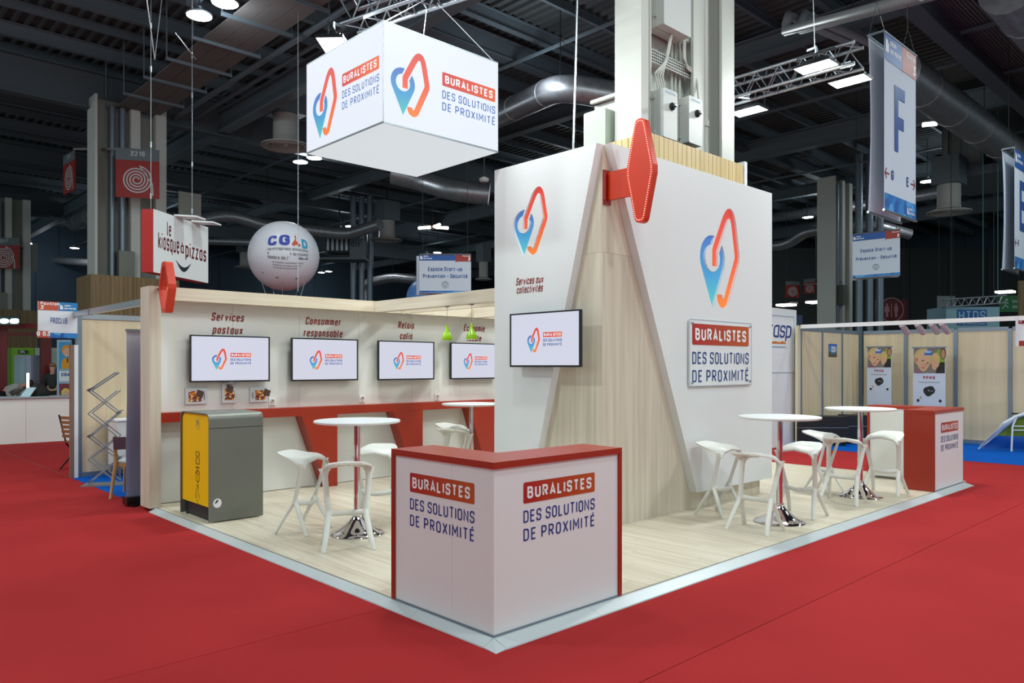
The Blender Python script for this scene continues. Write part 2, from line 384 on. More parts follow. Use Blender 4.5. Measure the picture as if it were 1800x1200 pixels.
def round_path(pts, closed, n=5):
    out = []; k = len(pts)
    for i, p in enumerate(pts):
        r = p[2] if len(p) > 2 else 0; v = Vector((p[0], p[1]))
        if r <= 0 or (not closed and i in (0, k-1)): out.append(v); continue
        a = Vector(pts[i-1][:2]); b = Vector(pts[(i+1) % k][:2]); da = a-v; db = b-v; la, lb = da.length, db.length; da /= la; db /= lb
        ang = math.acos(max(-1, min(1, da.dot(db)))); t = min(r/max(math.tan(ang/2), .05), la*.5, lb*.5); p0, p1 = v+da*t, v+db*t
        for j in range(n+1):
            u = j/n; out.append(p0*(1-u)**2+v*2*u*(1-u)+p1*u*u)
    res = [out[0]]
    for p in out[1:]:
        if (p-res[-1]).length > 1e-5: res.append(p)
    if closed and (res[0]-res[-1]).length < 1e-5: res.pop()
    return res
def ribbon(P, w, closed):
    k = len(P); L = []; Rr = []
    for i in range(k):
        a = P[i-1] if (i > 0 or closed) else None; b = P[(i+1) % k] if (i < k-1 or closed) else None
        d0 = (P[i]-a).normalized() if a is not None else None; d1 = (b-P[i]).normalized() if b is not None else None
        if d0 is None: d0 = d1
        if d1 is None: d1 = d0
        t = (d0+d1); t = t.normalized() if t.length > 1e-4 else d0
        n = Vector((-t.y, t.x)); c = max(.45, abs(n.dot(Vector((-d0.y, d0.x))))); L.append(P[i]+n*w/2/c); Rr.append(P[i]-n*w/2/c)
    return L, Rr
def text_geo(mb, s, O, R, U, h, w=.13, track=.16, width=None, slant=0.0, align='l', xs=1.0, off=.002, word=None):
    """flat lettering of cap height h; width = exact overall width; O = baseline origin"""
    O, R, U = Vector(O), Vector(R), Vector(U); N = R.cross(U); x = 0; items = []; wi = 0
    for ch in s:
        if ch == ' ': x += .36*xs; wi += 1; continue
        gw, st = G[ch]
        for q in st:
            cl = q[0] == 'c'; items.append((x, q[1:] if cl else q, cl, wi))
        x += gw*xs + w + track
    tot = x - track
    sx = h if width is None else width/tot
    x0 = {'l': 0, 'c': -tot*sx/2, 'r': -tot*sx}[align]
    for si, (gx, q, cl, wi) in enumerate(items):
        if word is not None and wi != word: continue
        P = round_path([((p[0]*xs), w/2+p[1]*(1-w), *( [p[2]] if len(p) > 2 else [])) for p in q], cl)
        L, Rr = ribbon(P, w, cl); k = len(P); vs = []
        for a, b in zip(L, Rr):
            for p in (a, b): vs.append(O + R*(x0+(gx+w/2+p.x)*sx + slant*p.y*h) + U*(p.y*h) + N*(off+.0002*(si % 4)))
        fs = [(2*i, 2*i+1, 2*((i+1) % k)+1, 2*((i+1) % k)) for i in range(k if cl else k-1)]
        mb.add(vs, fs)
    return tot*sx
def text(parent, s, O, R, U, h, m, name='lettering', **k):
    for i in range(s.count(' ')+1): mb = MB(); text_geo(mb, s, O, R, U, h, word=i, **k); o = mb.build(name, m, parent, fix=False)
    return o
def flat(parent, name, loops, O, R, U, m, off=.002, t=0.0, **k):
    mb = MB()
    for l in loops: mb.plate([l] if isinstance(l[0][0], (int, float)) else l, O, R, U, off-t, off)
    return mb.build(name, m, parent, fix=False, **k)
# brand lock-up pieces -------------------------------------------------
LW = .09
LOOP_C = round_path([(.236, .385), (.238, .53, .06), (.515, 1.02, .11), (.625, .49, .12), (.432, .095)], False, 8)+[Vector(p) for p in arc(.378, .12, .06, -45, -175, 6)]+[Vector((.318, .138))]
def loop_poly(w=LW):
    a, b = ribbon(LOOP_C, w, False); return [tuple(p) for p in a]+[tuple(p) for p in reversed(b)]
def pin_poly():
    c = (.2, .455); R0, r0 = .205, .12
    return arc(*c, R0, 81, 206.8, 16)+[(.2, .0)]+arc(*c, R0, -26.8, 42, 8)+arc(*c, r0, 27, -262, 22)
def scale_poly(P, x, z, H): return [(x+p[0]*H, z+p[1]*H) for p in P]
def emblem(parent, O, R, U, H, ma, mb_, off=.003):
    flat(parent, 'pin_emblem', [scale_poly(pin_poly(), 0, 0, H)], O, R, U, mb_, off)
    flat(parent, 'loop_emblem', [scale_poly(loop_poly(), 0, 0, H)], O, R, U, ma, off)
def slogan(parent, O, R, U, Wd, ban, wht, blu, hb=.193, g1=.065, hl=.112, g2=.055, off=.002, sw=.13):
    """banner top-left at O: banner, then two blue lines under it"""
    O, R, U = Vector(O), Vector(R), Vector(U)
    flat(parent, 'name_banner', [rrect(0, -hb*Wd, Wd, 0, .015*Wd, 2)], O, R, U, ban, off)
    text(parent, 'BURALISTES', O+R*(.045*Wd)-U*((hb*.5+.056)*Wd), R, U, .112*Wd, wht, width=.90*Wd, w=.2, track=.19, off=off*2)
    text(parent, 'DES SOLUTIONS', O-U*((hb+g1+hl)*Wd), R, U, hl*Wd, blu, width=Wd, w=sw, track=.19, off=off)
    text(parent, 'DE PROXIMITÉ', O-U*((hb+g1+hl*2+g2)*Wd), R, U, hl*Wd, blu, width=Wd, w=sw, track=.24, off=off)
X, Y, Z = Vector((1, 0, 0)), Vector((0, 1, 0)), Vector((0, 0, 1))

# ================================================================== SETTING
fl = box('floor', (-14, -14, -.1), (60, 62, -.004), mat('concrete_floor', (112, 110, 108), .8), None); tag(fl, 'hall floor with red exhibition carpet in the aisles', None, kind='structure')
for i, y in enumerate([-9.5, -7.5, -5.5, -3.5, -1.5, .5, 2.5]):
    box('carpet_strip', (-13, y+.002, -.004), (15.29, y+1.996, 0), RED_CARPET, fl)
box('carpet_strip', (-13, 4.5, -.004), (3.13, 9.6, 0), RED_CARPET, fl); box('carpet_strip', (-13, 9.604, -.004), (3.115, 19.56, 0), RED_CARPET, fl)
box('carpet_strip', (12.19, 4.5, -.004), (15.29, 20, 0), RED_CARPET, fl); box('carpet_strip', (3.13, 13.2, -.004), (12, 19.56, 0), RED_CARPET, fl)
ce = box('ceiling', (-14, -14, 11.25), (60, 62, 11.4), DECK, None); tag(ce, 'dark ribbed steel roof deck over the hall', None, kind='structure')
mb = MB()
for i in range(230):
    x = -12+i*.31; mb.add([(x, -12, 11.25), (x+.14, -12, 11.25), (x+.11, -12, 11.17), (x+.03, -12, 11.17), (x, 60, 11.25), (x+.14, 60, 11.25), (x+.11, 60, 11.17), (x+.03, 60, 11.17)], [(0, 4, 5, 1), (1, 5, 6, 2), (2, 6, 7, 3), (3, 7, 4, 0)])
mb.build('deck_rib', DECK, ce, kind='stuff')
def ibeam(mb, p, q, h, w, tf=.03):
    p, q = Vector(p), Vector(q)
    mb.bar(p+Z*(h/2), q+Z*(h/2), w, tf); mb.bar(p-Z*(h/2), q-Z*(h/2), w, tf); mb.bar(p, q, .02, h)
for i in range(34):
    y = -6+i*1.62; m = MB(); big = i % 2
    ibeam(m, (-12, y, 10.98 if big else 11.05), (59, y, 10.98 if big else 11.05), .36 if big else .2, .18 if big else .1); m.build('purlin', STEEL, ce)
for x, z, h in ((-7, 10, .6), (10.67, 9.93, .66), (19.5, 10.5, .5), (28, 10.3, .7), (37, 10.5, .5), (46, 10.2, .7)):
    m = MB(); ibeam(m, (x, -12, z), (x, 60, z), h, .36, .04); m.build('roof_girder', STEEL, ce)
for y, z, h in ((5.75, 9.35, .6), (15.8, 10.6, .5), (25.6, 10.05, 1.1), (36, 10.3, .6), (46, 10.05, 1.1)):
    m = MB(); ibeam(m, (-12, y, z), (57.5, y, z), h, .36, .04); m.build('roof_girder', STEELD, ce)
for x in (14.8, 23.8, 32.5, 41.5):
    m = MB(); m.bar((x, -12, 10.2), (x, 60, 10.2), .07); m.build('roof_pipe', STEEL, ce)
wl = box('wall_back', (-14, 60, 0), (60, 60.3, 11.3), HALLW, None); tag(wl, 'far dark blue grey sheet wall of the hall', None, kind='structure')
for i in range(17): box('wall_sheet', (-13+i*4.2, 59.94, 5.2), (-13+i*4.2+4.16, 60, 11), HALLW, wl); box('wall_sheet', (-13+i*4.2, 59.94, .1), (-13+i*4.2+4.16, 60, 5.16), HALLW, wl)
wr = box('wall_right', (58, -14, 0), (58.3, 60, 11.3), HALLW, None); tag(wr, 'far dark sheet wall at the right end of the hall', None, kind='structure')
for i in range(17): box('wall_sheet', (57.94, -13+i*4.2, 0.1), (58, -13+i*4.2+4.16, 11), HALLW, wr)

# ---- blue carpets of the neighbouring booths
lone(MB().box((15.3, -10, -.004), (18.9, 8.4, 0)), 'booth_carpet', BLUE_CARPET, 'blue carpet in front of the wood partition at the right', 'carpet', (17, 3, 0))
lone(MB().box((3.12, 9.72, -.004), (7.2, 13.0, 0)), 'booth_carpet', BLUE_CARPET, 'blue carpet of the small booth left of the stand', 'carpet', (5, 11, 0))

# ================================================================== STAND PLATFORM
P0 = .04
pf = thing('stand_platform', 'low exhibition platform floored with pale ash planks and grey edge strips', 'platform', (7.6, 6.5, 0))
box('platform_base', (3.14, 3.47, 0), (12.18, 9.64, .034), TRIMG, pf)
pl = None; PW, PLN = .2, 1.28; nrow = 0; x = 3.14
cache = {}
while x < 12.17:
    y = 3.47 - [0, .43, .86, .21, .64][nrow % 5]*1.28
    while y < 9.62:
        y0, y1 = max(y, 3.47), min(y+PLN, 9.63)
        if y1-y0 > .08:
            key = round(y1-y0, 2)
            if key not in cache:
                ln = y1-y0; o = MB().box((.0008, .0008, .03), (PW-.0008, ln-.0008, P0)).build('plank', FLOORW, pf, world=False); cache[key] = o.data
            else: o = bpy.data.objects.new('plank', cache[key]); COL.objects.link(o); o.parent = pf
            o.location = (x-7.6, y0-6.5, -random.uniform(.0002, .0005))
        y += PLN
    x += PW; nrow += 1
def ramp(p, q, out):
    """threshold strip from p to q, sloping down along out"""
    p, q, out = Vector(p), Vector(q), Vector(out); mb = MB(); o2 = out.normalized()*.02
    prof = [(out*-.03, .0), (out*-.03, .0398), (out*.12, .0398), (out*.97, .008), (out, .0)]
    vs = [a+d+Z*h for a in (p, q) for d, h in prof]; n = 5
    return mb.add(vs, [(0, 1, 2, 3, 4), (9, 8, 7, 6, 5)]+[(i, (i+1) % n, n+(i+1) % n, n+i) for i in range(n)])
xs = [3.12, 4.0, 6.0, 8.0, 10.0, 12.1]
for a, b in zip(xs, xs[1:]): ramp((a+.001, 3.45, 0), (b-.001, 3.45, 0), (0, -.115, 0)).build('edge_strip', TRIMG, pf)
ys = [3.45, 4.2, 6.2, 8.2, 9.33]
for a, b in zip(ys, ys[1:]): ramp((3.12, b-.001, 0), (3.12, a+.001, 0), (-.085, 0, 0)).build('edge_strip', TRIMG, pf)
MB().add([(3.12, 3.45, .0398), (3.035, 3.45, .006), (3.12, 3.335, .006), (3.03, 3.33, .0), (3.12, 3.45, 0), (3.035, 3.45, 0), (3.12, 3.335, 0)], [(0, 1, 3, 2), (4, 6, 3, 5), (1, 5, 3), (2, 3, 6), (0, 4, 5, 1), (0, 2, 6, 4)]).build('corner_strip', TRIMG, pf)
MB().add([(12.1, 3.45, .0398), (12.1, 3.335, .006), (12.22, 3.33, .0), (12.18, 3.45, .0398), (12.1, 3.45, 0), (12.1, 3.335, 0), (12.18, 3.45, 0)], [(0, 1, 2, 3), (4, 6, 2, 5), (1, 5, 2), (3, 2, 6), (0, 4, 5, 1), (0, 3, 6, 4)]).build('corner_strip', TRIMG, pf)

# ================================================================== DISPLAY WALL with frame and red shelf
dw = thing('display_wall', 'long white display wall in a pale wood frame with red shelf and four screens', 'wall', (6.4, 9.5, 0))
px = [3.175, 4.13, 5.06, 6.0, 6.94, 7.9, 8.85, 9.8]
for a, b in zip(px, px[1:]):
    box('wall_panel', (a, 9.55, 1.13), (b-.003, 9.6, 2.49), WHITE2, dw); box('lower_wall_panel', (a, 9.552, .05), (b-.003, 9.6, 1.04), WHITE2, dw)
box('frame_post', (3.042, 9.33, .0405), (3.172, 9.64, 2.634), ASH_V, dw)
box('frame_rail', (3.172, 9.33, 2.48), (7.2, 9.64, 2.634), ASH_X, dw); box('frame_rail', (7.203, 9.33, 2.48), (9.85, 9.64, 2.634), ASH_X, dw)
for (xa, xb, yb, zb_, zt_, lbl) in ((6.12, 6.27, 6.61, 2.475, 2.63, 'pale wood cross beam from the frame rail to the tower, nearest the screens'), (6.6, 6.66, 6.62, 2.475, 2.6, 'thin pale lath just behind the nearest cross beam'), (8.0, 8.15, 6.62, 2.475, 2.63, 'pale wood cross beam behind the green pendants, half hidden by the tower')):
    lone(MB().box((xa, yb, zb_), (xb, 9.329, zt_)), 'cross_beam', ASH_Y, lbl, 'beam', ((xa+xb)/2, 8, zb_))
box('red_shelf', (3.175, 9.35, 1.03), (9.8, 9.55, 1.145), REDL, dw)
for x in (4.99, 6.46, 7.93, 9.2):
    MB().plate([[(x, 1.029), (x+.365, .042), (x+.54, .042), (x+.54, 1.029)]], (0, 9.55, 0), X, Z, 0, .2).build('shelf_leg', REDL, dw)
def two(s1, s2, cx, z1, h, y=9.548):
    for s, z in ((s1, z1), (s2, z1-h*1.55)): text(dw, s, (cx, y, z), X, Z, h, REDT, align='c', w=.155, track=.14, xs=.68, slant=.17)
two('Services', 'postaux', 4.06, 2.27, .105); two('Consommer', 'responsable', 5.42, 2.27, .105)
two('Relais', 'colis', 6.83, 2.27, .105); two('Économie', 'locale', 8.2, 2.27, .105)

# ================================================================== SCREENS
def make_tv():
    t = thing('wall_screen', '', 'television')
    b = MB(); b.box((-.515, -.02, -.29), (.515, .004, .29)).box((-.36, .004, -.24), (.36, .03, .12)); b.build('housing', BLACK, t, world=False)
    MB().plate([rrect(-.515, -.292, .515, .292, .006, 2), list(reversed(rrect(-.499, -.272, .499, .276, .003, 2)))], (0, -.02, 0), X, Z, 0, .012).build('bezel', BLACK, t, world=False)
    flat(t, 'display', [[(-.5, -.273), (.5, -.273), (.5, .277), (-.5, .277)]], (0, -.022, 0), X, Z, SCREEN, 0)
    MB().box((-.03, -.033, -.297), (.03, -.015, -.289)).build('sensor_bar', ALUD, t, world=False)
    MB().box((-.2, .03, -.15), (.2, .075, .15)).build('wall_bracket', DARK, t, world=False)
    O = Vector((-.245, -.024, -.14))
    emblem(t, O, X, Z, .285, RGE, BGE, .001)
    slogan(t, O+X*.235+Z*.215, X, Z, .27, BANXE, WHTE, BLUES, off=.001, sw=.2)
    return t
tvlab = ['first wall screen from the left, above the three food cards', 'second wall screen from the left, under the words Consommer responsable', 'third wall screen, under the words Relais colis', 'wall screen partly hidden by the tower, behind the green pendants', 'screen mounted on the left white face of the tower']
tv = make_tv()
spots = [(4.067, 9.475, 1.79, 0), (5.406, 9.475, 1.787, 0), (6.78, 9.475, 1.782, 0), (8.14, 9.475, 1.78, 0), (5.80, 5.60, 1.98, -PI/2)]
for i, (x, y, z, a) in enumerate(spots):
    o = tv if i == 0 else dup(tv)
    o.location = (x, y, z); o.rotation_euler = (0, 0, a); o['label'] = tvlab[i]; o['group'] = 'flat screens on the stand'
    WM[o] = Matrix.Translation(o.location) @ Matrix.Rotation(a, 4, 'Z')

# ---- food cards, sockets
FOOD = speckle('food_picture', [(236, 170, 30), (120, 30, 50), (60, 34, 30), (222, 120, 30), (180, 40, 60), (240, 220, 190), (90, 50, 40), (210, 150, 20)], 55)
WOODP = mat('tray_brown', (82, 58, 48), .6)
def card(cx, cz, w, h, label, tall, flip=1):
    t = thing('food_card', label, 'card', (cx, 9.55, cz), 0, 'food cards under the first screen')
    M = MB().box((cx-w/2, 9.525, cz-h/2), (cx+w/2, 9.55, cz+h/2)); M.build('card_board', mat('card_grey', (206, 208, 214), .4), t)
    if tall: b0, b1 = (-w*.33, -h*.36), (w*.36, h*.2)
    else: b0, b1 = ((-w*.36, -h*.36), (w*.22, h*.3)) if flip > 0 else ((-w*.22, -h*.36), (w*.36, h*.3))
    flat(t, 'food_picture', [[b0, (b1[0], b0[1]), (b1[0], (b0[1]+b1[1])/2), (b1[0]-.02, b1[1]), (b0[0], b1[1])]], (cx, 9.523, cz), X, Z, FOOD, 0)
    q = (b1[0]-.02*flip if not tall else 0, b1[1]*.5 if not tall else b1[1])
    flat(t, 'tray', [[(q[0]-.05, q[1]-.03), (q[0]+.03, q[1]-.06), (q[0]+.055, q[1]+.02), (q[0]-.03, q[1]+.05)]], (cx, 9.521, cz), X, Z, WOODP, 0)
    if tall: flat(t, 'caption', [[(-.04, h*.37), (.04, h*.37), (.04, h*.4), (-.04, h*.4)]], (cx, 9.521, cz), X, Z, DARK, 0)
    else: flat(t, 'caption', [[(flip*w*.35-.004, -.05), (flip*w*.35+.004, -.05), (flip*w*.35+.004, .03), (flip*w*.35-.004, .03)]], (cx, 9.521, cz), X, Z, DARK, 0)
card(3.66, 1.33, .27, .2, 'left landscape food card of the three under the first screen', False, 1)
card(4.075, 1.36, .19, .26, 'middle upright food card of the three under the first screen', True)
card(4.47, 1.325, .245, .19, 'right landscape food card of the three under the first screen', False, -1)
def make_socket():
    t = thing('power_socket', '', 'socket', (0, 0, 0), 0, 'sockets on the display wall')
    MB().box((-.045, -.014, -.05), (.045, 0, .05)).build('cover_plate', mat('socket_white', (240, 240, 238), .3), t, world=False)
    MB().lathe([(.03, 0), (.03, .006), (.026, .008), (.024, .001), (0, .001)], (0, -.014, 0), 18, Matrix.Rotation(PI/2, 4, 'X')).build('socket_ring', mat('socket_ring', (196, 194, 190), .3), t, world=False)
    MB().cbox((0, -.016, .008), (.012, .008, .012)).build('earth_pin', REDT, t, world=False)
    return t
so = make_socket()
for i, (qx, qz, lb) in enumerate([((478, 705), 0, 'white socket beside the right food card'), ((636, 700), 0, 'white socket between second and third screen'), ((768, 697), 0, 'white socket between third screen and hidden screen')]):
    p = at_y(*qx, 9.55); o = so if i == 0 else dup(so); o.location = p; o['label'] = lb; WM[o] = Matrix.Translation(p)

# ---- red hexagon ring sign on the frame
hx = thing('hexagon_ring_sign', 'small red hexagonal ring sign sticking out of the wood frame corner', 'sign', (3.15, 9.06, 2.6))
def lozenge(hw, hh, ht, mid, r):
    return [tuple(p) for p in round_path([(-ht, hh, r), (ht, hh, r), (hw, mid, r), (hw, -mid, r), (ht, -hh, r), (-ht, -hh, r), (-hw, -mid, r), (-hw, mid, r)], True, 4)]
MB().plate([lozenge(.16, .292, .055, .03, .035), list(reversed(lozenge(.132, .245, .036, .022, .02)))], (3.15, 9.06, 2.6), -Y, Z, -.043, .043).build('ring', REDS, hx, smooth=40)
MB().tube([(3.15, 9.21, 2.6), (3.15, 9.33, 2.6)], .018, 10).build('mounting_rod', BLACK, hx, smooth=40)

# ================================================================== TOWER
tw = thing('logo_tower', 'tall white and ash wood tower carrying the lit emblems', 'tower', (7.6, 5.8, P0))
TT = 3.955
core = MB().box((6.03, 5.02, P0), (9.19, 6.58, TT-.02)); core.build('tower_core', ASH_V, tw)
xs = [6.01, 6.34, 6.72, 7.1, 7.48, 7.86, 8.24, 8.62, 9.21]
for a, b in zip(xs, xs[1:]):
    for z0, z1 in ((P0, 2.86), (2.862, TT)): box('cladding_board', (a, 5.0, z0), (b-.0015, 5.02, z1), ASH_V, tw)
ys = [5.0, 5.36, 5.74, 6.12, 6.6]
for a, b in zip(ys, ys[1:]):
    for z0, z1 in ((P0, 2.86), (2.862, TT)): box('cladding_board', (6.01, a+(.02 if a == 5 else 0), z0), (6.03, b-.0015, z1), ASH_V, tw)
# right white panel (facing the aisle) with recessed emblem
EMR = (7.655, 2.372, 1.318)
outl = [(6.035, TT), (7.585, .243), (9.345, .236), (9.345, TT+.005)]
MB().plate([outl, list(reversed(scale_poly(pin_poly(), *EMR))), list(reversed(scale_poly(loop_poly(), *EMR)))], (0, 4.9, 0), X, Z, -.03, 0).build('white_face', WHITE, tw)
MB().plate([outl], (0, 4.93, 0), X, Z, -.07, 0).build('face_backing', WHITE, tw)
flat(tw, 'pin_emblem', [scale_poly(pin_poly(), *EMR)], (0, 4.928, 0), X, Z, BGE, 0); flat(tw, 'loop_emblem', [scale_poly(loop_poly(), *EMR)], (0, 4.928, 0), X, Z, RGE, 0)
# left white panel (facing the counter side)
outl = [(-4.988, TT-.005), (-5.805, .845), (-6.01, .05), (-6.52, .05), (-6.52, TT)]
a = at_x(903, 400, 5.91); b = at_x(963, 400, 5.91); zt = at_x(945, 320, 5.91).z; zb = at_x(920, 452, 5.91).z
EML = (-a.y-.003, zb, zt-zb)
MB().plate([outl, scale_poly(pin_poly(), *EML), scale_poly(loop_poly(), *EML)], (5.91, 0, 0), -Y, Z, -.03, 0).build('white_face', WHITE, tw)
MB().plate([outl], (5.94, 0, 0), -Y, Z, -.07, 0).build('face_backing', WHITE, tw)
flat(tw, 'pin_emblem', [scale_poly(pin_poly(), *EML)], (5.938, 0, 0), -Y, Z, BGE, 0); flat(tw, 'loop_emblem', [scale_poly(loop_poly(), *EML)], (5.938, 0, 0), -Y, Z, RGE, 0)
for s, q, q2 in (('Services aux', (907, 502), (957, 498)), ('collectivités', (908, 516.5), (956, 512))):
    p = at_x(*q, 5.91); e = at_x(*q2, 5.91)
    text(tw, s, (5.91, p.y, p.z-.0), -Y, Z, .085, REDT, width=abs(e.y-p.y)-.02, w=.19, track=.16, slant=.17)
# acrylic plaque
pq = thing('acrylic_plaque', 'clear acrylic plaque with red banner and blue words on the tower', 'plaque', (8.08, 4.88, 1.46))
ACR = mat('clear_acrylic', (232, 236, 240), .04, spec=.6)
MB().plate([rrect(7.39, 1.465, 8.77, 2.232, .015)], (0, 4.885, 0), X, Z, 0, .012).build('acrylic_sheet', ACR, pq)
MB().plate([rrect(7.39, 1.465, 8.77, 2.232, .015), list(reversed(rrect(7.396, 1.471, 8.764, 2.226, .012)))], (0, 4.873, 0), X, Z, 0, .002).build('sheet_edge', ALU, pq)
for x in (7.44, 8.72):
    for z in (1.51, 2.19): MB().lathe([(.014, -.01), (.014, .016), (.008, .02), (0, .02)], (x, 4.873, z), 10, Matrix.Rotation(PI/2, 4, 'X')).build('screw', ALU, pq, smooth=40); MB().tube([(x, 4.9, z), (x, 4.884, z)], .01, 8).build('spacer', ALU, pq)
a0 = at_y(1217, 568, 4.87); a1 = at_y(1316, 574, 4.87)
slogan(pq, (a0.x, 4.871, a0.z), X, Z, a1.x-a0.x, BANX, WHT, mat('blue_relief', (30, 66, 130), .4))
# wood-slat cladding of the hall column, standing in the tower
ck = thing('column_cladding', 'pine slat box around the hall column above the tower', 'cladding', (7.9, 5.6, TT))
zt = 4.30
for i in range(22):
    a = 6.95+i*.0925; box('slat', (a, 5.1, 3.957), (a+.084, 5.118, zt), PINE, ck)
for i in range(11):
    a = 5.12+i*.0925; box('slat', (6.945, a, 3.957), (6.963, a+.084, zt), PINE, ck)
box('white_edge_board', (8.985, 5.09, 3.957), (9.05, 6.2, zt+.05), WHITE, ck); box('back_board', (6.97, 6.15, 3.957), (8.98, 6.17, zt), PINE, ck)
box('slat_backing', (6.965, 5.12, 3.957), (8.98, 5.13, 4.28), mat('backing_brown', (96, 74, 46), .7), ck); box('slat_backing', (6.965, 5.13, 3.957), (6.975, 6.14, 4.28), mat('backing_brown', (96, 74, 46), .7), ck)
box('box_lid', (6.977, 5.132, 3.958), (8.97, 6.14, 3.98), DARK, ck)
# big lozenge lamp sign
cs = thing('lozenge_sign', 'large red lozenge sign edged with light dots on a bracket at the tower corner', 'sign', (6.08, 4.55, 3.61))
loz = lozenge(.16, .51, .052, .04, .06)
MB().plate([loz], (6.08, 4.55, 3.612), -Y, Z, -.035, .04).build('sign_plate', REDS, cs, smooth=40)
li = lozenge(.14, .486, .042, .036, .05); dots = MB(); per = []
for i in range(len(li)):
    a, b = Vector(li[i]), Vector(li[(i+1) % len(li)]); per.append((b-a).length)
tot = sum(per); nd = 96; cum = 0; i = 0
for k in range(nd):
    s = tot*k/nd
    while cum+per[i] < s: cum += per[i]; i += 1
    a, b = Vector(li[i]), Vector(li[(i+1) % len(li)]); p = a.lerp(b, (s-cum)/per[i]); c = Vector((6.036, 4.55-p.x, 3.612+p.y))
    dots.lathe([(.0048, 0), (.004, .004), (0, .005)], c, 6, Matrix.Rotation(-PI/2, 4, 'Y'))
dots.build('light_dots', mat('red_led', (255, 200, 190), .3, emit=1.9, ecol=(255, 170, 150)), cs, kind='stuff')
box('bracket_arm', (6.065, 4.69, 3.39), (6.105, 4.97, 3.675), REDS, cs)
box('wall_flange', (6.02, 4.985, 3.35), (6.135, 5.0, 3.70), mat('red_flange', (150, 26, 22), .4), cs)
box('wall_flange', (6.02, 4.965, 3.39), (6.045, 4.985, 3.67), mat('red_flange', (150, 26, 22), .4), cs)
for z in (3.38, 3.42, 3.63, 3.67): MB().lathe([(.009, 0), (.007, .006), (0, .007)], (6.032 if z in (3.38, 3.67) else 6.12, 4.985, z), 8, Matrix.Rotation(PI/2, 4, 'X')).build('bolt', CHROME, cs)

# ================================================================== COUNTERS
def counter(name, label, cx, cy, sx, lx, ly, txt):
    """L counter, outer corner at (cx,cy); wings run along +Y and along sx*X"""
    t = thing(name, label, 'counter', (cx+sx*.3, cy+.3, P0)); D_ = .38; H = 1.11
    Lx, Ly = cx+sx*lx, cy+ly
    def bx(n, a, b, m):
        lo = [min(p, q) for p, q in zip(a, b)]; hi = [max(p, q) for p, q in zip(a, b)]; return box(n, lo, hi, m, t)
    top = [(cx, cy), (Lx, cy), (Lx, cy+D_), (cx+sx*D_, cy+D_), (cx+sx*D_, Ly), (cx, Ly)]
    MB().plate([top], (0, 0, H-.042), X, Y, 0, .042).build('counter_top', REDL, t)
    e = .036
    bx('end_panel', (Lx-sx*e, cy, P0+.002), (Lx, cy+D_, H-.0398), REDL); bx('end_panel', (cx, Ly-e, P0+.002), (cx+sx*D_, Ly, H-.0398), REDL)
    m1 = cx+sx*lx*.5; q = .012
    bx('front_panel', (cx+sx*q, cy+q, P0+.004), (Lx-sx*e, cy+q+.02, H-.0398), WHITE)
    yj = cy+.42
    bx('front_panel', (cx+sx*q, cy+q+.02, P0+.004), (cx+sx*(q+.02), yj-.001, H-.0398), WHITE); bx('front_panel', (cx+sx*q, yj+.001, P0+.004), (cx+sx*(q+.02), Ly-e, H-.0398), WHITE)
    bx('back_panel', (cx+sx*(D_-.03), cy+D_-.03, P0+.004), (Lx-sx*e, cy+D_-.012, H-.0398), WHITE); bx('back_panel', (cx+sx*(D_-.03), cy+D_-.03, P0+.004), (cx+sx*(D_-.012), Ly-e, H-.0398), WHITE)
    bx('plinth', (cx+sx*.004, cy+.004, P0), (Lx-sx*e, cy+.012, P0+.012), ALUD); bx('plinth', (cx+sx*.004, cy+.012, P0), (cx+sx*.012, Ly-e, P0+.012), ALUD)
    return t
nc = counter('reception_counter', 'near red topped L counter with white fronts at the stand corner', 3.12, 3.45, 1, 1.25, 1.09, 1)
a0 = at_y(920, 848, 3.462); a1 = at_y(1045, 830, 3.462)
slogan(nc, (a0.x, 3.462, a0.z), X, Z, a1.x-a0.x, BANX, WHT, BLUET)
a0 = at_x(721, 830, 3.132); a1 = at_x(834, 851, 3.132)
slogan(nc, (3.132, a0.y, a0.z), -Y, Z, a0.y-a1.y, BANY, WHT, BLUET)
fc = counter('reception_counter', 'far red topped L counter at the right end of the stand', 12.17, 3.45, -1, 1.24, 1.2, 1)
a0 = at_y(1654, 743, 3.462); a1 = at_y(1684, 736, 3.462)
slogan(fc, (a0.x, 3.462, a0.z), X, Z, a1.x-a0.x, BANX, WHT, BLUET)
box('cupboard_door', (11.71, 3.9, .08), (11.79, 4.55, 1.03), WHITE2, fc)

# ================================================================== BAR TABLES AND STOOLS
def make_table():
    t = thing('bar_table', '', 'table')
    MB().lathe([(0, 1.097), (.40, 1.097), (.418, 1.103), (.422, 1.11), (.422, 1.118), (.416, 1.125), (0, 1.125)], n=56).build('table_top', WHITE, t, smooth=40, world=False)
    MB().lathe([(.032, .14), (.032, 1.097), (0, 1.097)], n=24).build('post', CHROME, t, smooth=40, world=False)
    MB().lathe([(0, 0), (.262, 0), (.266, .006), (.258, .014), (.215, .028), (.165, .055), (.118, .095), (.078, .135), (.052, .165), (.044, .18), (.032, .185)], n=48).build('trumpet_base', CHROME, t, smooth=50, world=False)
    MB().lathe([(.044, .18), (.047, .188), (.045, .2), (.03, .203)], n=24).build('collar', CHROME, t, smooth=40, world=False)
    MB().lathe([(0, 1.085), (.16, 1.085), (.16, 1.097), (0, 1.097)], n=24).build('top_plate', DARK, t, world=False)
    return t
tb = make_table()
for i, (x, y, lb) in enumerate([(4.085, 6.53, 'round white bar table nearest the yellow and grey post box'), (7.66, 3.93, 'round white bar table in front of the tower'), (9.9, 3.99, 'round white bar table beside the far counter'), (7.1, 8.33, 'round white bar table half hidden behind the tower')]):
    o = tb if i == 0 else dup(tb); o.location = (x, y, P0); o['label'] = lb; o['group'] = 'round bar tables'; WM[o] = Matrix.Translation(o.location)

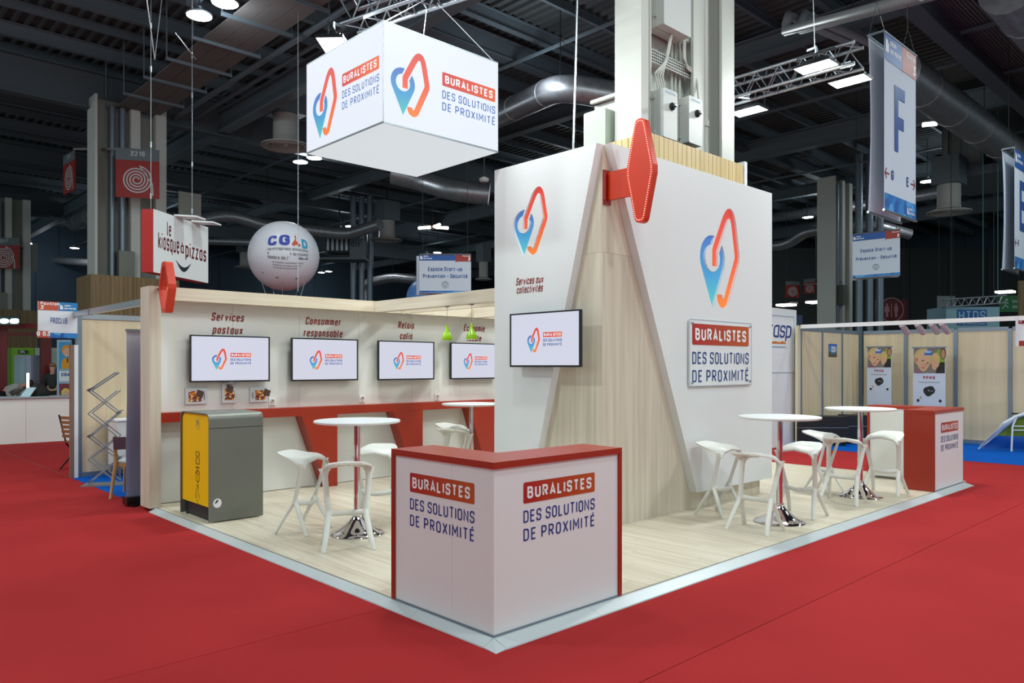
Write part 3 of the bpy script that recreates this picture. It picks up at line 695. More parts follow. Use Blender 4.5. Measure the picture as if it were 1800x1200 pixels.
def make_stool():
    """moulded stool: x = front (footrest bends that way), -x = back lip"""
    t = thing('bar_stool', '', 'stool')
    us = [(-.235, .115, .802, .801, .799), (-.205, .152, .799, .797, .792), (-.12, .19, .787, .784, .773), (-.04, .212, .782, .778, .755), (.04, .222, .785, .778, .727), (.10, .222, .776, .766, .694), (.14, .214, .758, .745, .674), (.16, .205, .744, .73, .666)]
    rows = []
    for u, hw, zc, zm, ze in us:
        row = []
        for v, z in ((-1, ze), (-.93, (ze*.62+zm*.38)), (-.74, zm*.86+ze*.14), (-.4, zm), (0, zc), (.4, zm), (.74, zm*.86+ze*.14), (.93, (ze*.62+zm*.38)), (1, ze)): row.append((u, v*hw, z))
        rows.append(row)
    MB().grid(rows, thick=(0, 0, -.017)).build('seat', PLAST, t, smooth=38, world=False)
    fr = MB().tube([(.02, -.165, .315), (.07, -.10, .30), (.105, 0, .293), (.07, .10, .30), (.02, .165, .315)], [.022, .017, .016, .017, .022], 8, r2=[.03, .026, .024, .026, .03], up=(0, 0, 1)); fr.build('footrest', PLAST, t, smooth=50, world=False)
    for s in (-1, 1):
        m = MB().tube([(.118, s*.203, .708), (.117, s*.205, .682), (.105, s*.202, .64), (.065, s*.189, .5), (.02, s*.172, .35), (.01, s*.168, .30)], [.06, .042, .030, .026, .029, .033], 10, r2=[.012, .018, .018, .017, .019, .021]); m.build('side_frame', PLAST, t, smooth=50, world=False)
        for fx in (-1, 1):
            MB().tube([(.008, s*.168, .335), (.01+fx*.035, s*.175, .27), (.0+fx*.11, s*.197, .13), (fx*.178, s*.222, .006), (fx*.18, s*.2225, 0)], [.022, .027, .024, .02, .018], 8, r2=[.018, .02, .017, .014, .012]).build('leg', PLAST, t, smooth=50, world=False)
    for y in (-.09, 0, .09): pass
    m = MB()
    for y in (-.1, 0, .1): m.cbox((-.16, y, .768), (.016, .016, .012))
    m.build('stacking_pads', PLAST, t, world=False)
    return t
st = make_stool()
stools = [
    (3.77, 7.02, -63, 'white stool beside the grey side of the post box'),
    (3.72, 6.11, 62, 'white stool in front of the left bar table, closest to the near counter edge strip'),
    (4.62, 6.98, 222, 'white stool behind the left bar table, half hidden by the near counter'),
    (7.58, 4.60, -90, 'white stool against the right white face of the tower'),
    (7.09, 3.90, 0, 'white stool in front of the middle bar table, nearest the camera'),
    (8.19, 3.95, 180, 'white stool right of the middle bar table'),
    (9.30, 3.96, 4, 'white stool in front of the right bar table, on its near side'),
    (9.90, 4.47, -90, 'white stool behind the right bar table, farthest from the aisle'),
    (10.37, 3.86, 180, 'white stool between the right bar table and the far counter'),
    (6.74, 8.30, 20, 'white stool in front of the half hidden bar table by the red shelf'),
    (7.20, 8.88, -80, 'white stool between the half hidden bar table and the red shelf')]
for i, (x, y, a, lb) in enumerate(stools):
    o = st if i == 0 else dup(st); o.location = (x, y, P0); o.rotation_euler = (0, 0, math.radians(a)); o['label'] = lb; o['group'] = 'white moulded bar stools'
    WM[o] = Matrix.Translation(o.location) @ Matrix.Rotation(math.radians(a), 4, 'Z')

# ================================================================== POST BOX
pb = thing('post_box', 'grey and yellow parcel post box with black pictograms at the stand edge', 'post box', (3.5, 8.42, P0))
x0, x1, y0, y1, zt = 3.21, 3.81, 8.02, 8.83, 1.195
prof = [(-y1, .05), (-y1, zt-.07)]+arc(-y1+.07, zt-.07, .07, 180, 90, 8)+arc(-y0-.07, zt-.07, .07, 90, 0, 8)+[(-y0, .05)]
inn = [(p*1.0 + (.012 if p < -8.4 else -.012), q-(.012 if q > .6 else 0)) for p, q in prof]
shell = prof+list(reversed(inn))
MB().plate([shell], (x0, 0, 0), -Y, Z, -(x1-x0), 0).build('shell', GREYB, pb, smooth=35)
MB().plate([[(p+(.016 if p < -8.4 else -.016), max(q-(.018 if q > .6 else 0), .2)) for p, q in prof]], (x0+.02, 0, 0), -Y, Z, -.03, 0).build('yellow_front', YELL, pb)
MB().plate([[(-y1+.05, .06), (-y0-.012, .06), (-y0-.012, .21), (-y1+.05, .21)]], (x0+.05, 0, 0), -Y, Z, -.02, 0).build('recessed_base', DARK, pb)
box('back_plate', (x1-.03, y0+.012, .06), (x1-.01, y1-.012, zt-.02), GREYB, pb)
box('lid_seam', (x0+.004, y0-.0015, 1.035), (x1-.004, y0+.001, 1.041), DARK, pb)
for x in (3.27, 3.74):
    for y in (8.08, 8.76): MB().tube([(x, y, P0), (x, y, .06)], .02, 10).build('foot', BLACK, pb)
PX = x0-.002+.02
def pf2(n, loops, m=BLACK, o=.001): return flat(pb, n, loops, (x0+.02, 0, 0), -Y, Z, m, o)
yc = 8.375
def frame_loop(x0_, z0_, x1_, z1_, w): return [[(x0_, z0_), (x1_, z0_), (x1_, z1_), (x0_, z1_)], [(x0_+w, z0_+w), (x0_+w, z1_-w), (x1_-w, z1_-w), (x1_-w, z0_+w)]]
def strokes(parent, n, lines, O, R, U, m, w, off=.001):
    mb = MB(); O, R, U = Vector(O), Vector(R), Vector(U); N = R.cross(U)
    for q in lines:
        cl = q[0] == 'c'; P = round_path(q[1:] if cl else q, cl); L, Rr = ribbon(P, w, cl); k = len(P)
        vs = [O+R*p.x+U*p.y+N*off for ab in zip(L, Rr) for p in ab]
        mb.add(vs, [(2*i, 2*i+1, 2*((i+1) % k)+1, 2*((i+1) % k)) for i in range(k if cl else k-1)])
    return mb.build(n, m, parent, fix=False)
po = (x0+.02, yc, 0)
strokes(pb, 'letter_pictogram', [['c', (-.05, .53), (.05, .53), (.05, .66), (-.05, .66)], [(-.05, .65), (0, .6), (.05, .65)], [(-.05, .535), (-.015, .605)], [(.05, .535), (.015, .605)]], (x0+.02, yc, .105), -Y, Z, BLACK, .008)
strokes(pb, 'parcel_pictogram', [['c', (-.05, .29), (.01, .265), (.01, .35), (-.05, .375)], [(.01, .265), (.05, .3), (.05, .385), (.01, .35)], [(-.05, .375), (-.01, .41), (.05, .385)], [(-.03, .37), (.02, .4)]], (x0+.02, yc, .165), -Y, Z, BLACK, .008)
strokes(pb, 'parcel_return_pictogram', [[(-.03, .09), (-.03, .19), (.02, .21), (.02, .1)], [(-.05, .16), (-.065, .11, .04), (-.02, .06), (.0, .05)], [(.05, .14), (.055, .1, .02), (.035, .075)], [(0, .03), (.02, .06)]], (x0+.02, yc, .175), -Y, Z, BLACK, .006)
text(pb, 'COURRIER', (x0+.02, yc+.05, .585), -Y, Z, .022, BLACK, width=.1, w=.18, off=.001)
text(pb, 'COLIS', (x0+.02, yc+.03, .39), -Y, Z, .022, BLACK, width=.06, w=.18, off=.001); text(pb, 'RELAIS TIMBRES', (x0+.02, yc+.08, .15+.03), -Y, Z, .022, BLACK, width=.16, w=.18, off=.001)
flat(pb, 'badge', [ellipse(0, 0, .05, .07)], (x0+.02, yc, 1.075), -Y, Z, mat('badge_yellow', (226, 190, 20), .25), .002)
flat(pb, 'badge_bird', [[(-.03, .03), (.03, .012), (-.01, -.002), (-.01, .012)], [(.03, .005), (-.03, -.03), (.008, -.012), (.008, .0)]], (x0+.02, yc, 1.08), -Y, Z, mat('badge_blue', (40, 60, 120), .4), .003)
flat(pb, 'round_sticker', [ellipse(0, 0, .046, .05)], (3.3, y0, .245), X, Z, WHT, .002); flat(pb, 'sticker_drop', [[(-.03, -.01), (-.015, .02), (.012, .036), (.004, .008), (-.014, -.006)]], (3.3, y0, .25), X, Z, BLACK, .003)

# ================================================================== PENDANTS
GREEN = mat('green_glass', (150, 205, 0), .12, coat=.6, emit=.08)
def make_pendant():
    t = thing('pendant_lamp', '', 'lamp')
    MB().lathe([(.062, 0), (.07, .018), (.068, .045), (.05, .085), (.028, .12), (.016, .16), (.011, .2), (.006, .215), (0, .216)], n=24).build('shade', GREEN, t, smooth=50, world=False)
    MB().lathe([(0, .004), (.054, .004), (.054, .012), (0, .012)], n=20).build('bulb_glass', mat('pendant_glow', (255, 240, 210), .3, emit=4), t, world=False)
    MB().tube([(0, 0, .214), (0, 0, .44)], .003, 6).build('cord', mat('cord_grey', (150, 150, 146), .5), t, world=False)
    MB().lathe([(.03, .43), (.03, .445), (0, .445)], n=14).build('ceiling_rose', ALUD, t, world=False)
    return t
pe = make_pendant()
for i, (q, lb) in enumerate([((786, 597), 'green drop pendant lamp on the left under the cross beam'), ((829, 592), 'green drop pendant lamp on the right, in front of the word Économie')]):
    p = at_x(*q, 6.2); o = pe if i == 0 else dup(pe); o.location = (6.2, p.y, 2.032); o['label'] = lb; o['group'] = 'green pendant lamps'; WM[o] = Matrix.Translation(o.location)

# ================================================================== HANGING LIGHT CUBE
cu = thing('light_cube', 'large white hanging light cube with emblem and slogan on its faces', 'light box', (5.03, 7.1, 4.1))
cx, cy, cz, cs_, chh = 4.262, 6.336, 4.1, 1.53, 1.01
box('lit_face', (cx, cy-.004, cz+.02), (cx+cs_, cy, cz+chh), LIGHTBOX, cu); box('lit_face', (cx, cy+cs_, cz+.02), (cx+cs_, cy+cs_+.004, cz+chh), LIGHTBOX, cu)
box('lit_face', (cx-.004, cy, cz+.02), (cx, cy+cs_, cz+chh), LIGHTBOX, cu); box('lit_face', (cx+cs_, cy, cz+.02), (cx+cs_+.004, cy+cs_, cz+chh), LIGHTBOX, cu)
box('lit_bottom', (cx+.008, cy+.008, cz), (cx+cs_-.008, cy+cs_-.008, cz+.012), LIGHTBOXB, cu)
m = MB(); e = .012
for a, b in (((cx, cy), (cx+cs_, cy)), ((cx, cy), (cx, cy+cs_)), ((cx+cs_, cy), (cx+cs_, cy+cs_)), ((cx, cy+cs_), (cx+cs_, cy+cs_))):
    m.bar((*a, cz+.01), (*b, cz+.01), e*1.2); m.bar((*a, cz+chh), (*b, cz+chh), e)
for a in ((cx, cy), (cx+cs_, cy), (cx, cy+cs_), (cx+cs_, cy+cs_)): m.bar((*a, cz), (*a, cz+chh), .008)
m.build('cube_frame', ALU, cu)
def on_face(kind):
    if kind == 'R': f = lambda q: at_y(*q, cy-.004); O0 = Vector((0, cy-.004, 0)); R = X; co = lambda p: p.x; el = ((687, 187), (765, 187), (720, 81), (739, 211)); bn = ((777, 126), (870, 154)); ban = BANXE
    else: f = lambda q: at_x(*q, cx-.004); O0 = Vector((cx-.004, 0, 0)); R = -Y; co = lambda p: -p.y; el = ((551, 200), (595, 180), (588, 108), (571, 241)); bn = ((602, 131), (667, 96)); ban = BANYE
    l = co(f(el[0])); zt = f(el[2]).z; zb = f(el[3]).z; H = zt-zb
    emblem(cu, O0+R*l+Z*zb, R, Z, H, RGE, BGE, .004)
    a, b = f(bn[0]), f(bn[1]); w_ = abs(co(b)-co(a))
    slogan(cu, O0+R*co(a)+Z*a.z, R, Z, w_, ban, WHTE, BLUEE, off=.004)
on_face('R'); on_face('L')
CAB = mat('steel_cable', (200, 206, 210), .3, .8)
for k, (a, b) in enumerate(((cx+.02, cy+.02), (cx+cs_-.02, cy+.02), (cx+.02, cy+cs_-.02), (cx+cs_-.02, cy+cs_-.02))):
    tx = 5.3 if k in (0, 2) else 5.45; MB().tube([(a, b, cz+chh), (tx, 7.0 if k < 2 else 7.2, 5.9)], .004, 6).build('suspension_cable', CAB, cu)

# ================================================================== TRUSSES, FLOODS
def make_truss(name, label, p, q, s, nseg):
    t = thing(name, label, 'truss', p); p, q = Vector(p), Vector(q); d = (q-p).normalized(); r = d.cross(Z).normalized(); cor = [r*a*s/2+Z*b*s/2 for a, b in ((-1, -1), (1, -1), (1, 1), (-1, 1))]
    for c in cor: MB().tube([p+c, q+c], .026, 10).build('chord', ALU, t, smooth=40)
    L = (q-p).length
    for i in range(nseg):
        a, b = p+d*(L*i/nseg), p+d*(L*(i+1)/nseg); m_ = (a+b)/2
        for k in range(4):
            c0, c1 = cor[k], cor[(k+1) % 4]
            MB().tube([a+c0, m_+c1, b+c0], .011, 6).build('brace', ALU, t, smooth=40)
    return t
T1 = make_truss('lighting_truss', 'aluminium lighting truss above the light cube', (5.78, 5.37, 6.05), (5.07, 8.28, 6.05), .30, 8)
T2 = make_truss('lighting_truss', 'aluminium lighting truss right of the grey hall column', (11.0, 4.45, 6.1), (11.0, 8.2, 6.1), .30, 10)
def make_flood():
    t = thing('flood_light', '', 'flood light')
    MB().box((-.27, -.17, 0), (.27, .17, .035)).box((-.18, -.11, .035), (.18, .11, .09)).build('housing', BLACK, t, world=False)
    flat(t, 'lens', [[(-.255, -.155), (.255, -.155), (.255, .155), (-.255, .155)]], (0, 0, 0), X, -Y, FLOODE, .001)
    MB().bar((-.28, 0, .03), (-.28, 0, .2), .02, .006).bar((.28, 0, .03), (.28, 0, .2), .02, .006).bar((-.28, 0, .2), (.28, 0, .2), .02, .006).build('yoke', DARK, t, world=False)
    MB().tube([(0, 0, .2), (0, 0, .3)], .015, 8).build('clamp', ALU, t, world=False)
    return t
fo = make_flood()
fls = [(at_d(588, 82, 9.3), 45, 'flood light hanging left of the light cube'), (at_d(1434, 118, 10.9), 90, 'brightest flood light on the right truss, in front of it'), (at_d(1494, 143, 11.255), 90, 'flood light at the right end of the right truss'), (at_d(1316, 196, 12.5), 90, 'flood light below the right truss beside the hall column')]
for i, (p, a, lb) in enumerate(fls):
    o = fo if i == 0 else dup(fo); o.location = p; o.rotation_euler = (0, 0, math.radians(a)); o['label'] = lb; o['group'] = 'truss flood lights'; WM[o] = Matrix.Translation(p) @ Matrix.Rotation(math.radians(a), 4, 'Z')
    if i == 0: q = Vector((5.0, 8.29, 5.9))
    else: q = Vector((10.85, max(4.6, p.y), 5.95))
    MB().bar(p+Z*.28, q, .03).build('clamp_arm', ALU, o)
lone(MB().tube([at_d(1428, -40, 10.9), at_d(1432, 86, 10.9)], .006, 6), 'truss_cable', CAB, 'short cable holding the right truss', 'cable', at_d(1430, 35, 11.6))
lone(MB().tube([(5.4, 7.0, 6.2), (5.4, 7.0, 11.255)], .008, 6), 'truss_cable', CAB, 'steel cable from the roof to the truss above the light cube', 'cable', (5.4, 7.0, 6.4))

# ================================================================== HALL COLUMN WITH ELECTRIC BOXES
hc = thing('hall_column', 'big pale built up steel hall column rising out of the tower', 'column', (8, 5.45, P0))
box('left_flange', (6.985, 5.28, 4.0), (7.02, 5.62, 11.255), COLM, hc); box('front_lip', (6.985, 5.24, 4.0), (7.12, 5.28, 11.255), COLM, hc)
box('web_plate', (7.0, 5.56, 4.0), (8.8, 5.6, 11.255), COLM, hc); box('middle_plate', (8.22, 5.36, 4.0), (8.46, 5.40, 11.255), COLM, hc); box('middle_web', (8.32, 5.4, 4.0), (8.35, 5.56, 11.255), COLM, hc)
box('right_flange', (8.72, 5.26, 4.0), (9.02, 5.30, 11.255), COLM, hc); box('right_web', (8.85, 5.3, 4.0), (8.88, 5.56, 11.255), COLM, hc)
MB().tube([(8.57, 5.42, 4.0), (8.57, 5.42, 11.255)], .045, 10).build('down_pipe', COLM, hc, smooth=40); MB().tube([(8.57, 5.42, 4.78), (8.57, 5.42, 4.86)], .058, 10).build('pipe_collar', COLM, hc, smooth=40)
MB().tube([(7.36, 5.4, 4.2), (7.36, 5.4, 11.255)], .022, 8).build('conduit', COLM, hc, smooth=40)
for i, x in enumerate((7.95, 8.03, 8.12)): MB().tube([(x, 5.5, 4.6), (x, 5.5, 11.255)], .018, 6).build('conduit', COLM, hc, smooth=40)
# perforated tray and cross rails
z0 = at_y(1170, 108, 5.42).z
tr = MB().plate([[(7.3, z0-.075), (8.3, z0-.075), (8.3, z0+.075), (7.3, z0+.075)]], (0, 5.42, 0), X, Z, -.008, 0).build('cable_tray', COLM, hc)
m = MB()
for i in range(24):
    for k in range(4): m.cbox((7.325+i*.04, 5.418, z0-.052+k*.035), (.022, .006, .016))
m.build('tray_slots', DARK, hc, kind='stuff')
for q in (38, 165): z1 = at_y(1150, q, 5.44).z; box('cross_rail', (7.3, 5.43, z1-.04), (8.3, 5.45, z1+.04), COLM, hc)
def ebox(label, xa, xb, yf, dp, za, zb, knob=True):
    t = thing('electric_box', label, 'electric box', ((xa+xb)/2, yf+dp/2, za), 0, 'electric boxes on the hall column')
    w = xb-xa
    MB().plate([rrect(xa, za, xb, zb, .015, 2)], (0, yf+dp, 0), X, Z, 0, dp*.5).build('box_back', COLM, t)
    MB().plate([rrect(xa+.004, za+.004, xb-.004, zb-.004, .015, 2)], (0, yf, 0), X, Z, -dp*.48, 0).build('box_cover', mat('cover_grey', (206, 210, 208), .45), t)
    zm = za+(zb-za)*.42
    for z in (za+(zb-za)*.15, zb-(zb-za)*.15): MB().cbox((xa-.004, yf+dp*.5, z), (.012, dp*.2, .03)).build('latch', COLM, t)
    if knob:
        MB().lathe([(.045, 0), (.045, .02), (.03, .028), (.03, .05), (0, .05)], ((xa+xb)/2+.02, yf, zm+.14), 16, Matrix.Rotation(PI/2, 4, 'X')).build('switch_knob', BLACK, t, smooth=40)
        MB().cbox(((xa+xb)/2+.02, yf-.055, zm+.14), (.05, .03, .018)).build('knob_grip', ALU, t)
        strokes(t, 'blue_marker_scribble', [[(-.1+i*.03, .0), (-.09+i*.03, .03), (-.08+i*.03, .005)] for i in range(7)], ((xa+xb)/2, yf, zb-.06), X, Z, mat('marker_blue', (90, 150, 190), .5), .007)
    return t
e1 = at_y(1166, 152, 5.2); e2 = at_y(1191, 245, 5.2); e3 = at_y(1211, 166, 5.2); e4 = at_y(1235, 255, 5.2)
ebox('left electric box with black knob on the hall column', e1.x, e2.x, 5.2, .3, at_y(1166, 240, 5.2).z, e1.z)
ebox('right electric box with black knob on the hall column', e3.x, e4.x, 5.2, .28, at_y(1211, 250, 5.2).z, e3.z)
e5 = at_y(1167, 42, 5.25); e6 = at_y(1215, 62, 5.25)
ebox('large upper electric cabinet on the hall column', e5.x, e6.x, 5.25, .25, e5.z, e5.z+.95, False)
le = thing('electric_box', 'grey green electric box left of the hall column above the tower', 'electric box', (7.2, 6.3, 4.2), 0, 'electric boxes on the hall column')
a, b = at_x(1026, 200, 6.9), at_x(1064, 200, 6.9); MB().plate([rrect(-a.y, 3.98, -b.y, at_x(1026, 200, 6.9).z, .02, 2)], (7.1, 0, 0), -Y, Z, 0, .2).build('box_cover', mat('cover_green_grey', (178, 190, 176), .5), le)
box('bracket_bar', (7.02, b.y-.3, 4.86), (7.06, a.y, 4.9), COLM, le); box('box_back', (7.1, b.y, 4.0), (7.2, a.y, 4.85), COLM, le)
# cables between cabinet, tray and boxes
cb = thing('cable_bundle', 'bundle of grey cables between the electric boxes on the hall column', 'cable', (7.7, 5.35, 4.9))
for i in range(4):
    x = e1.x+.04+i*.05; MB().tube([(x, 5.3, e1.z), (x-.02, 5.33, e1.z+.2), (7.62+i*.012, 5.39, z0-.06), (7.66+i*.012, 5.38, z0+.02), (7.72+i*.01, 5.36, z0+.3), (7.78, 5.36, e5.z+.02)], .011, 6).build('cable', COLM, cb, smooth=60)
for i in range(3):
    MB().tube([(8.02+i*.03, 5.36, e6.z+.05), (8.02+i*.02, 5.38, z0+.35), (8.03+i*.02, 5.38, z0+.12), (8.1, 5.38, z0+.05-i*.02), (8.26, 5.39, z0+.03-i*.02), (8.3, 5.36, z0-.1), (8.28, 5.32, e3.z+.02)], .011, 6).build('cable', COLM, cb, smooth=60)

# ================================================================== ROOF FURNITURE
wk = thing('roof_walkway', 'panelled service walkway hung under the roof at upper left', 'walkway', (7.9, 16, 9.6))
for k in range(12):
    y = 8.2+k*1.72
    for j in range(3): box('walkway_panel', (7.26+j*.42, y, 9.6), (7.26+j*.42+.405, y+1.70, 9.63), WALK, wk)
    box('cross_angle', (7.0, y-.04, 9.52), (8.72, y+.02, 9.6), STEEL, wk); MB().bar((7.02, y, 9.56), (7.02, y, 11.255), .03).bar((8.7, y, 9.56), (8.7, y, 11.255), .03).build('hanger_rod', STEEL, wk)
MB().tube([(6.6, 8, 9.9), (6.6, 17.5, 9.9)], .12, 10).build('heating_pipe', STEEL, wk, smooth=40)
MB().tube([(9.1, 6.5, 9.75), (9.1, 30, 9.75)], .08, 8).build('heating_pipe', STEEL, wk, smooth=40); MB().tube([(9.7, 6.5, 9.85), (9.7, 30, 9.85)], .06, 8).build('heating_pipe', STEEL, wk, smooth=40)

def make_lamp():
    t = thing('hall_lamp', '', 'lamp')
    MB().lathe([(.27, 0), (.285, .01), (.28, .04), (.2, .09), (.1, .12), (.08, .2), (0, .2)], n=24).build('housing', ALU, t, smooth=40, world=False)
    MB().lathe([(0, -.004), (.262, -.004), (.262, .01), (0, .01)], n=24).build('lamp_glass', LAMPE, t, world=False)
    MB().tube([(0, 0, .2), (0, 0, 1.76)], .014, 6).build('rod', DARK, t, world=False)
    return t
la = make_lamp()
lamps = [((350, 28), 'round hall lamp straight above the right cable of the red box sign'), ((396, 6), 'round hall lamp cut by the top edge of the photo'), ((528, 285), 'round hall lamp below the left edge of the light cube, brighter one'), ((553, 278), 'round hall lamp touching the lower left corner of the light cube'), ((599, 403), 'left lamp of the pair right above the white balloon'), ((616, 398), 'right lamp of the pair right above the white balloon'), ((565, 479), 'left lamp of the small pair right of the white balloon'), ((578, 477), 'right lamp of the small pair right of the white balloon'), ((750, 447), 'dim lamp at the top edge of the centre hanging sign'), ((769, 444), 'bright lamp at the top edge of the centre hanging sign'), ((1420, 382), 'left lamp of the pair right of the tower'), ((1454, 378), 'right lamp of the pair right of the tower'), ((1630, 319), 'left lamp of the pair right of the tall banner'), ((1684, 308), 'right lamp of the pair right of the tall banner'), ((53, 428), 'small far lamp beside the leftmost hose sign, upper one'), ((131, 436), 'greenish far lamp between the two hose sign columns')]
for i, (q, lb) in enumerate(lamps):
    p = at_z(*q, 9.4)
    o = la if i == 0 else dup(la); o.location = p; o['label'] = lb; o['group'] = 'round hall lamps'; WM[o] = Matrix.Translation(p)
def duct(label, path, r, n=16, name='air_duct'):
    t = thing(name, label, 'duct', path[0], 0, 'foil air ducts under the roof')
    # smooth the bends
    P = [Vector(p) for p in path]; Q = [P[0]]
    for i in range(1, len(P)-1):
        a, b, c = P[i-1], P[i], P[i+1]; k = min(r*2.2, (a-b).length*.45, (c-b).length*.45); s, e = b+(a-b).normalized()*k, b+(c-b).normalized()*k
        for j in range(6): u = j/5; Q.append(s*(1-u)**2+b*2*u*(1-u)+e*u*u)
    Q.append(P[-1]); MB().tube(Q, r, n).build('duct_pipe', DUCT, t, smooth=60)
    L = 0; acc = 0
    for a, b in zip(P, P[1:]):
        d = (b-a).normalized(); l = (b-a).length; k = 1.6
        while k < l-.8 and acc < 14: MB().tube([a+d*k-d*.03, a+d*k+d*.03], r*1.03, n).build('seam_band', DUCT, t, smooth=40); k += 2.4; acc += 1
    a = (P[0]+P[-1])/2 if len(P) == 2 else P[len(P)//2]
    MB().tube([a, (a.x, a.y, 11.255)], .012, 6).build('hanger_rod', DARK, t)
    return t
duct('thick foil duct with a bend left of the hall column', [at_d(800, 240, 29), at_d(985, 152, 20), at_d(1090, 170, 19.5)], .36)
duct('long foil duct crossing behind the tall banner', [at_d(1290, 392, 47), at_d(1530, 358, 39), at_d(1790, 315, 31)], .29)
duct('lower foil duct with two bends right of the tower', [at_d(1330, 434, 38), at_d(1385, 430, 37), at_d(1418, 406, 36), at_d(1540, 396, 34), at_d(1600, 412, 34)], .24)
p = at_d(1612, 148, 20); duct('thick dark duct right of the tall banner', [p-X*1.2, p+X*13], .5)
p = at_d(1800, 10, 16); duct('duct cut by the upper right corner', [p-X*1.2, p+X*8], .55)
duct('foil duct with bends left above the white balloon', [at_d(325, 408, 33), at_d(352, 384, 34), at_d(405, 378, 35), at_d(470, 398, 36), at_d(530, 403, 37), at_d(612, 412, 37), at_d(668, 394, 36)], .28)
duct('thin foil duct left of the white balloon', [at_d(300, 421, 48), at_d(470, 426, 46)], .26)
duct('thin foil duct between the two hose sign columns', [at_d(30, 451, 55), at_d(182, 464, 50)], .24)
duct('crumpled foil duct under the right corner of the light cube', [at_d(690, 305, 30), at_d(745, 318, 30), at_d(800, 335, 29), at_d(860, 342, 29)], .42)
duct('foil duct dropping down right of the white balloon', [at_d(640, 545, 44), at_d(640, 498, 44), at_d(690, 487, 43), at_d(740, 492, 42)], .26)
duct('foil duct left behind the first hose sign column', [at_d(130, 392, 40), at_d(170, 375, 36), at_d(215, 350, 33)], .4)
def diffuser(q, d, r, label):
    p = at_d(*q, d); t = thing('air_diffuser', label, 'air vent', p, 0, 'round air diffusers')
    M_ = mat('diffuser_paint', (176, 176, 172), .5)
    MB().lathe([(r*.5, .35), (r*.55, .12), (r, .02), (r, -.02), (r*.84, .03), (r*.8, -.03), (r*.62, .05), (r*.58, -.02), (r*.4, .06), (r*.36, 0), (r*.14, .05), (0, -.05)], p, 32).build('cone_rings', M_, t, smooth=40)
    MB().lathe([(r*.52, .3), (r*.52, 1.0), (0, 1.0)], p, 24).build('neck', M_, t, smooth=40)
    MB().box((p.x-r*.62, p.y-r*.62, p.z+1.0), (p.x+r*.62, p.y+r*.62, p.z+2.0)).build('plenum_box', STEEL, t)
    MB().bar((p.x, p.y, p.z+2), (p.x, p.y, 11.255), .04).build('hanger_rod', DARK, t)
    return t
diffuser((503, 257), 25, .8, 'big round air diffuser left of the light cube'); diffuser((680, 422), 40, .8, 'round air diffuser below the light cube, left of the tower'); diffuser((1668, 373), 28, .75, 'round air diffuser between the tall banner and the right edge'); diffuser((432, 470), 52, .75, 'far round air diffuser just left of the white balloon'); diffuser((850, 461+30), 44, .5, 'small round air diffuser behind the centre hanging sign')
sp = thing('ceiling_speaker', 'small round grey speaker hanging just left of the tower top', 'speaker', at_d(851, 317, 22)); p = at_d(851, 317, 22)
MB().lathe([(0, -.05), (.1, -.05), (.14, 0), (.14, .05), (.06, .1), (0, .1)], p, 20).build('speaker_body', mat('diffuser_paint', (176, 176, 172), .5), sp, smooth=40); MB().tube([p+Z*.1, (p.x, p.y, 11.255)], .02, 6).build('rod', DARK, sp)
def tri_tube(q, d, label, s=.75):
    p = at_d(*q, d); t = thing('tube_light_cluster', label, 'lamp', p, 0, 'tube light clusters')
    MB().lathe([(0, -.06), (.1, -.06), (.1, .06), (0, .06)], p, 10).build('hub', mat('hub_brown', (110, 60, 40), .5), t)
    for a in (160, 20, 300):
        dv = RT*math.cos(math.radians(a))+FW*math.sin(math.radians(a)); MB().tube([p+dv*.14, p+dv*s], .07, 8).build('tube', TUBEE, t, smooth=40)
    MB().tube([p, (p.x, p.y, 11.255)], .014, 6).build('rod', DARK, t)
tri_tube((761, 399), 36, 'three armed tube light below the light cube'); tri_tube((1656, 216), 24, 'three armed tube light beside the duct, right of the tall banner', .55); tri_tube((292, 306), 40, 'tube light cluster right of the first hose sign column', .8)
for q0, q1, d0, d1, lb in (((1376, 55), (1800, -60), 22, 16, 'pale bent pipe pair at the top, above the right truss'),):
    t = thing('roof_pipe_pair', lb, 'pipe', at_d(1500, 25, 15.5))
    for k, (dx, dy) in enumerate(((0, 0), (28, -3))):
        a, b, c, e = at_d(1505+dx, 80+dy, 19), at_d(1385+dx, 27+dy, 17), at_d(1380+dx, 55+dy, 17), at_d(1620+dx, -8+dy, 13.5)
        MB().tube([a, b, (b+c)/2, c, e], .1, 10).build('pipe', mat('pipe_paint', (150, 156, 158), .5), t, smooth=60)
    MB().tube([at_d(1500, 23, 15.2), (at_d(1500, 23, 15.2).x, at_d(1500, 23, 15.2).y, 11.255)], .012, 6).build('hanger_rod', DARK, t)
# upper right ribbed cable trough and bracketed beam
p = at_d(1690, 20, 17); t = thing('ribbed_trough', 'wide ribbed cable trough under the roof at the upper right', 'trough', p)
for k in range(12): box('trough_rib', (p.x-3, p.y-.35+k*.075, p.z), (p.x+12, p.y-.35+k*.075+.05, p.z+.05), WALK, t)
for xx in (-2.5, 6): MB().bar((p.x+xx, p.y+.1, p.z), (p.x+xx, p.y+.1, 11.255), .05).build('hanger_rod', STEEL, t)
for xx in (1.0, 4.6): box('bracket_angle', (p.x+xx, p.y-.6, p.z-.12), (p.x+xx+.08, p.y+.9, p.z-.03), STEEL, t)
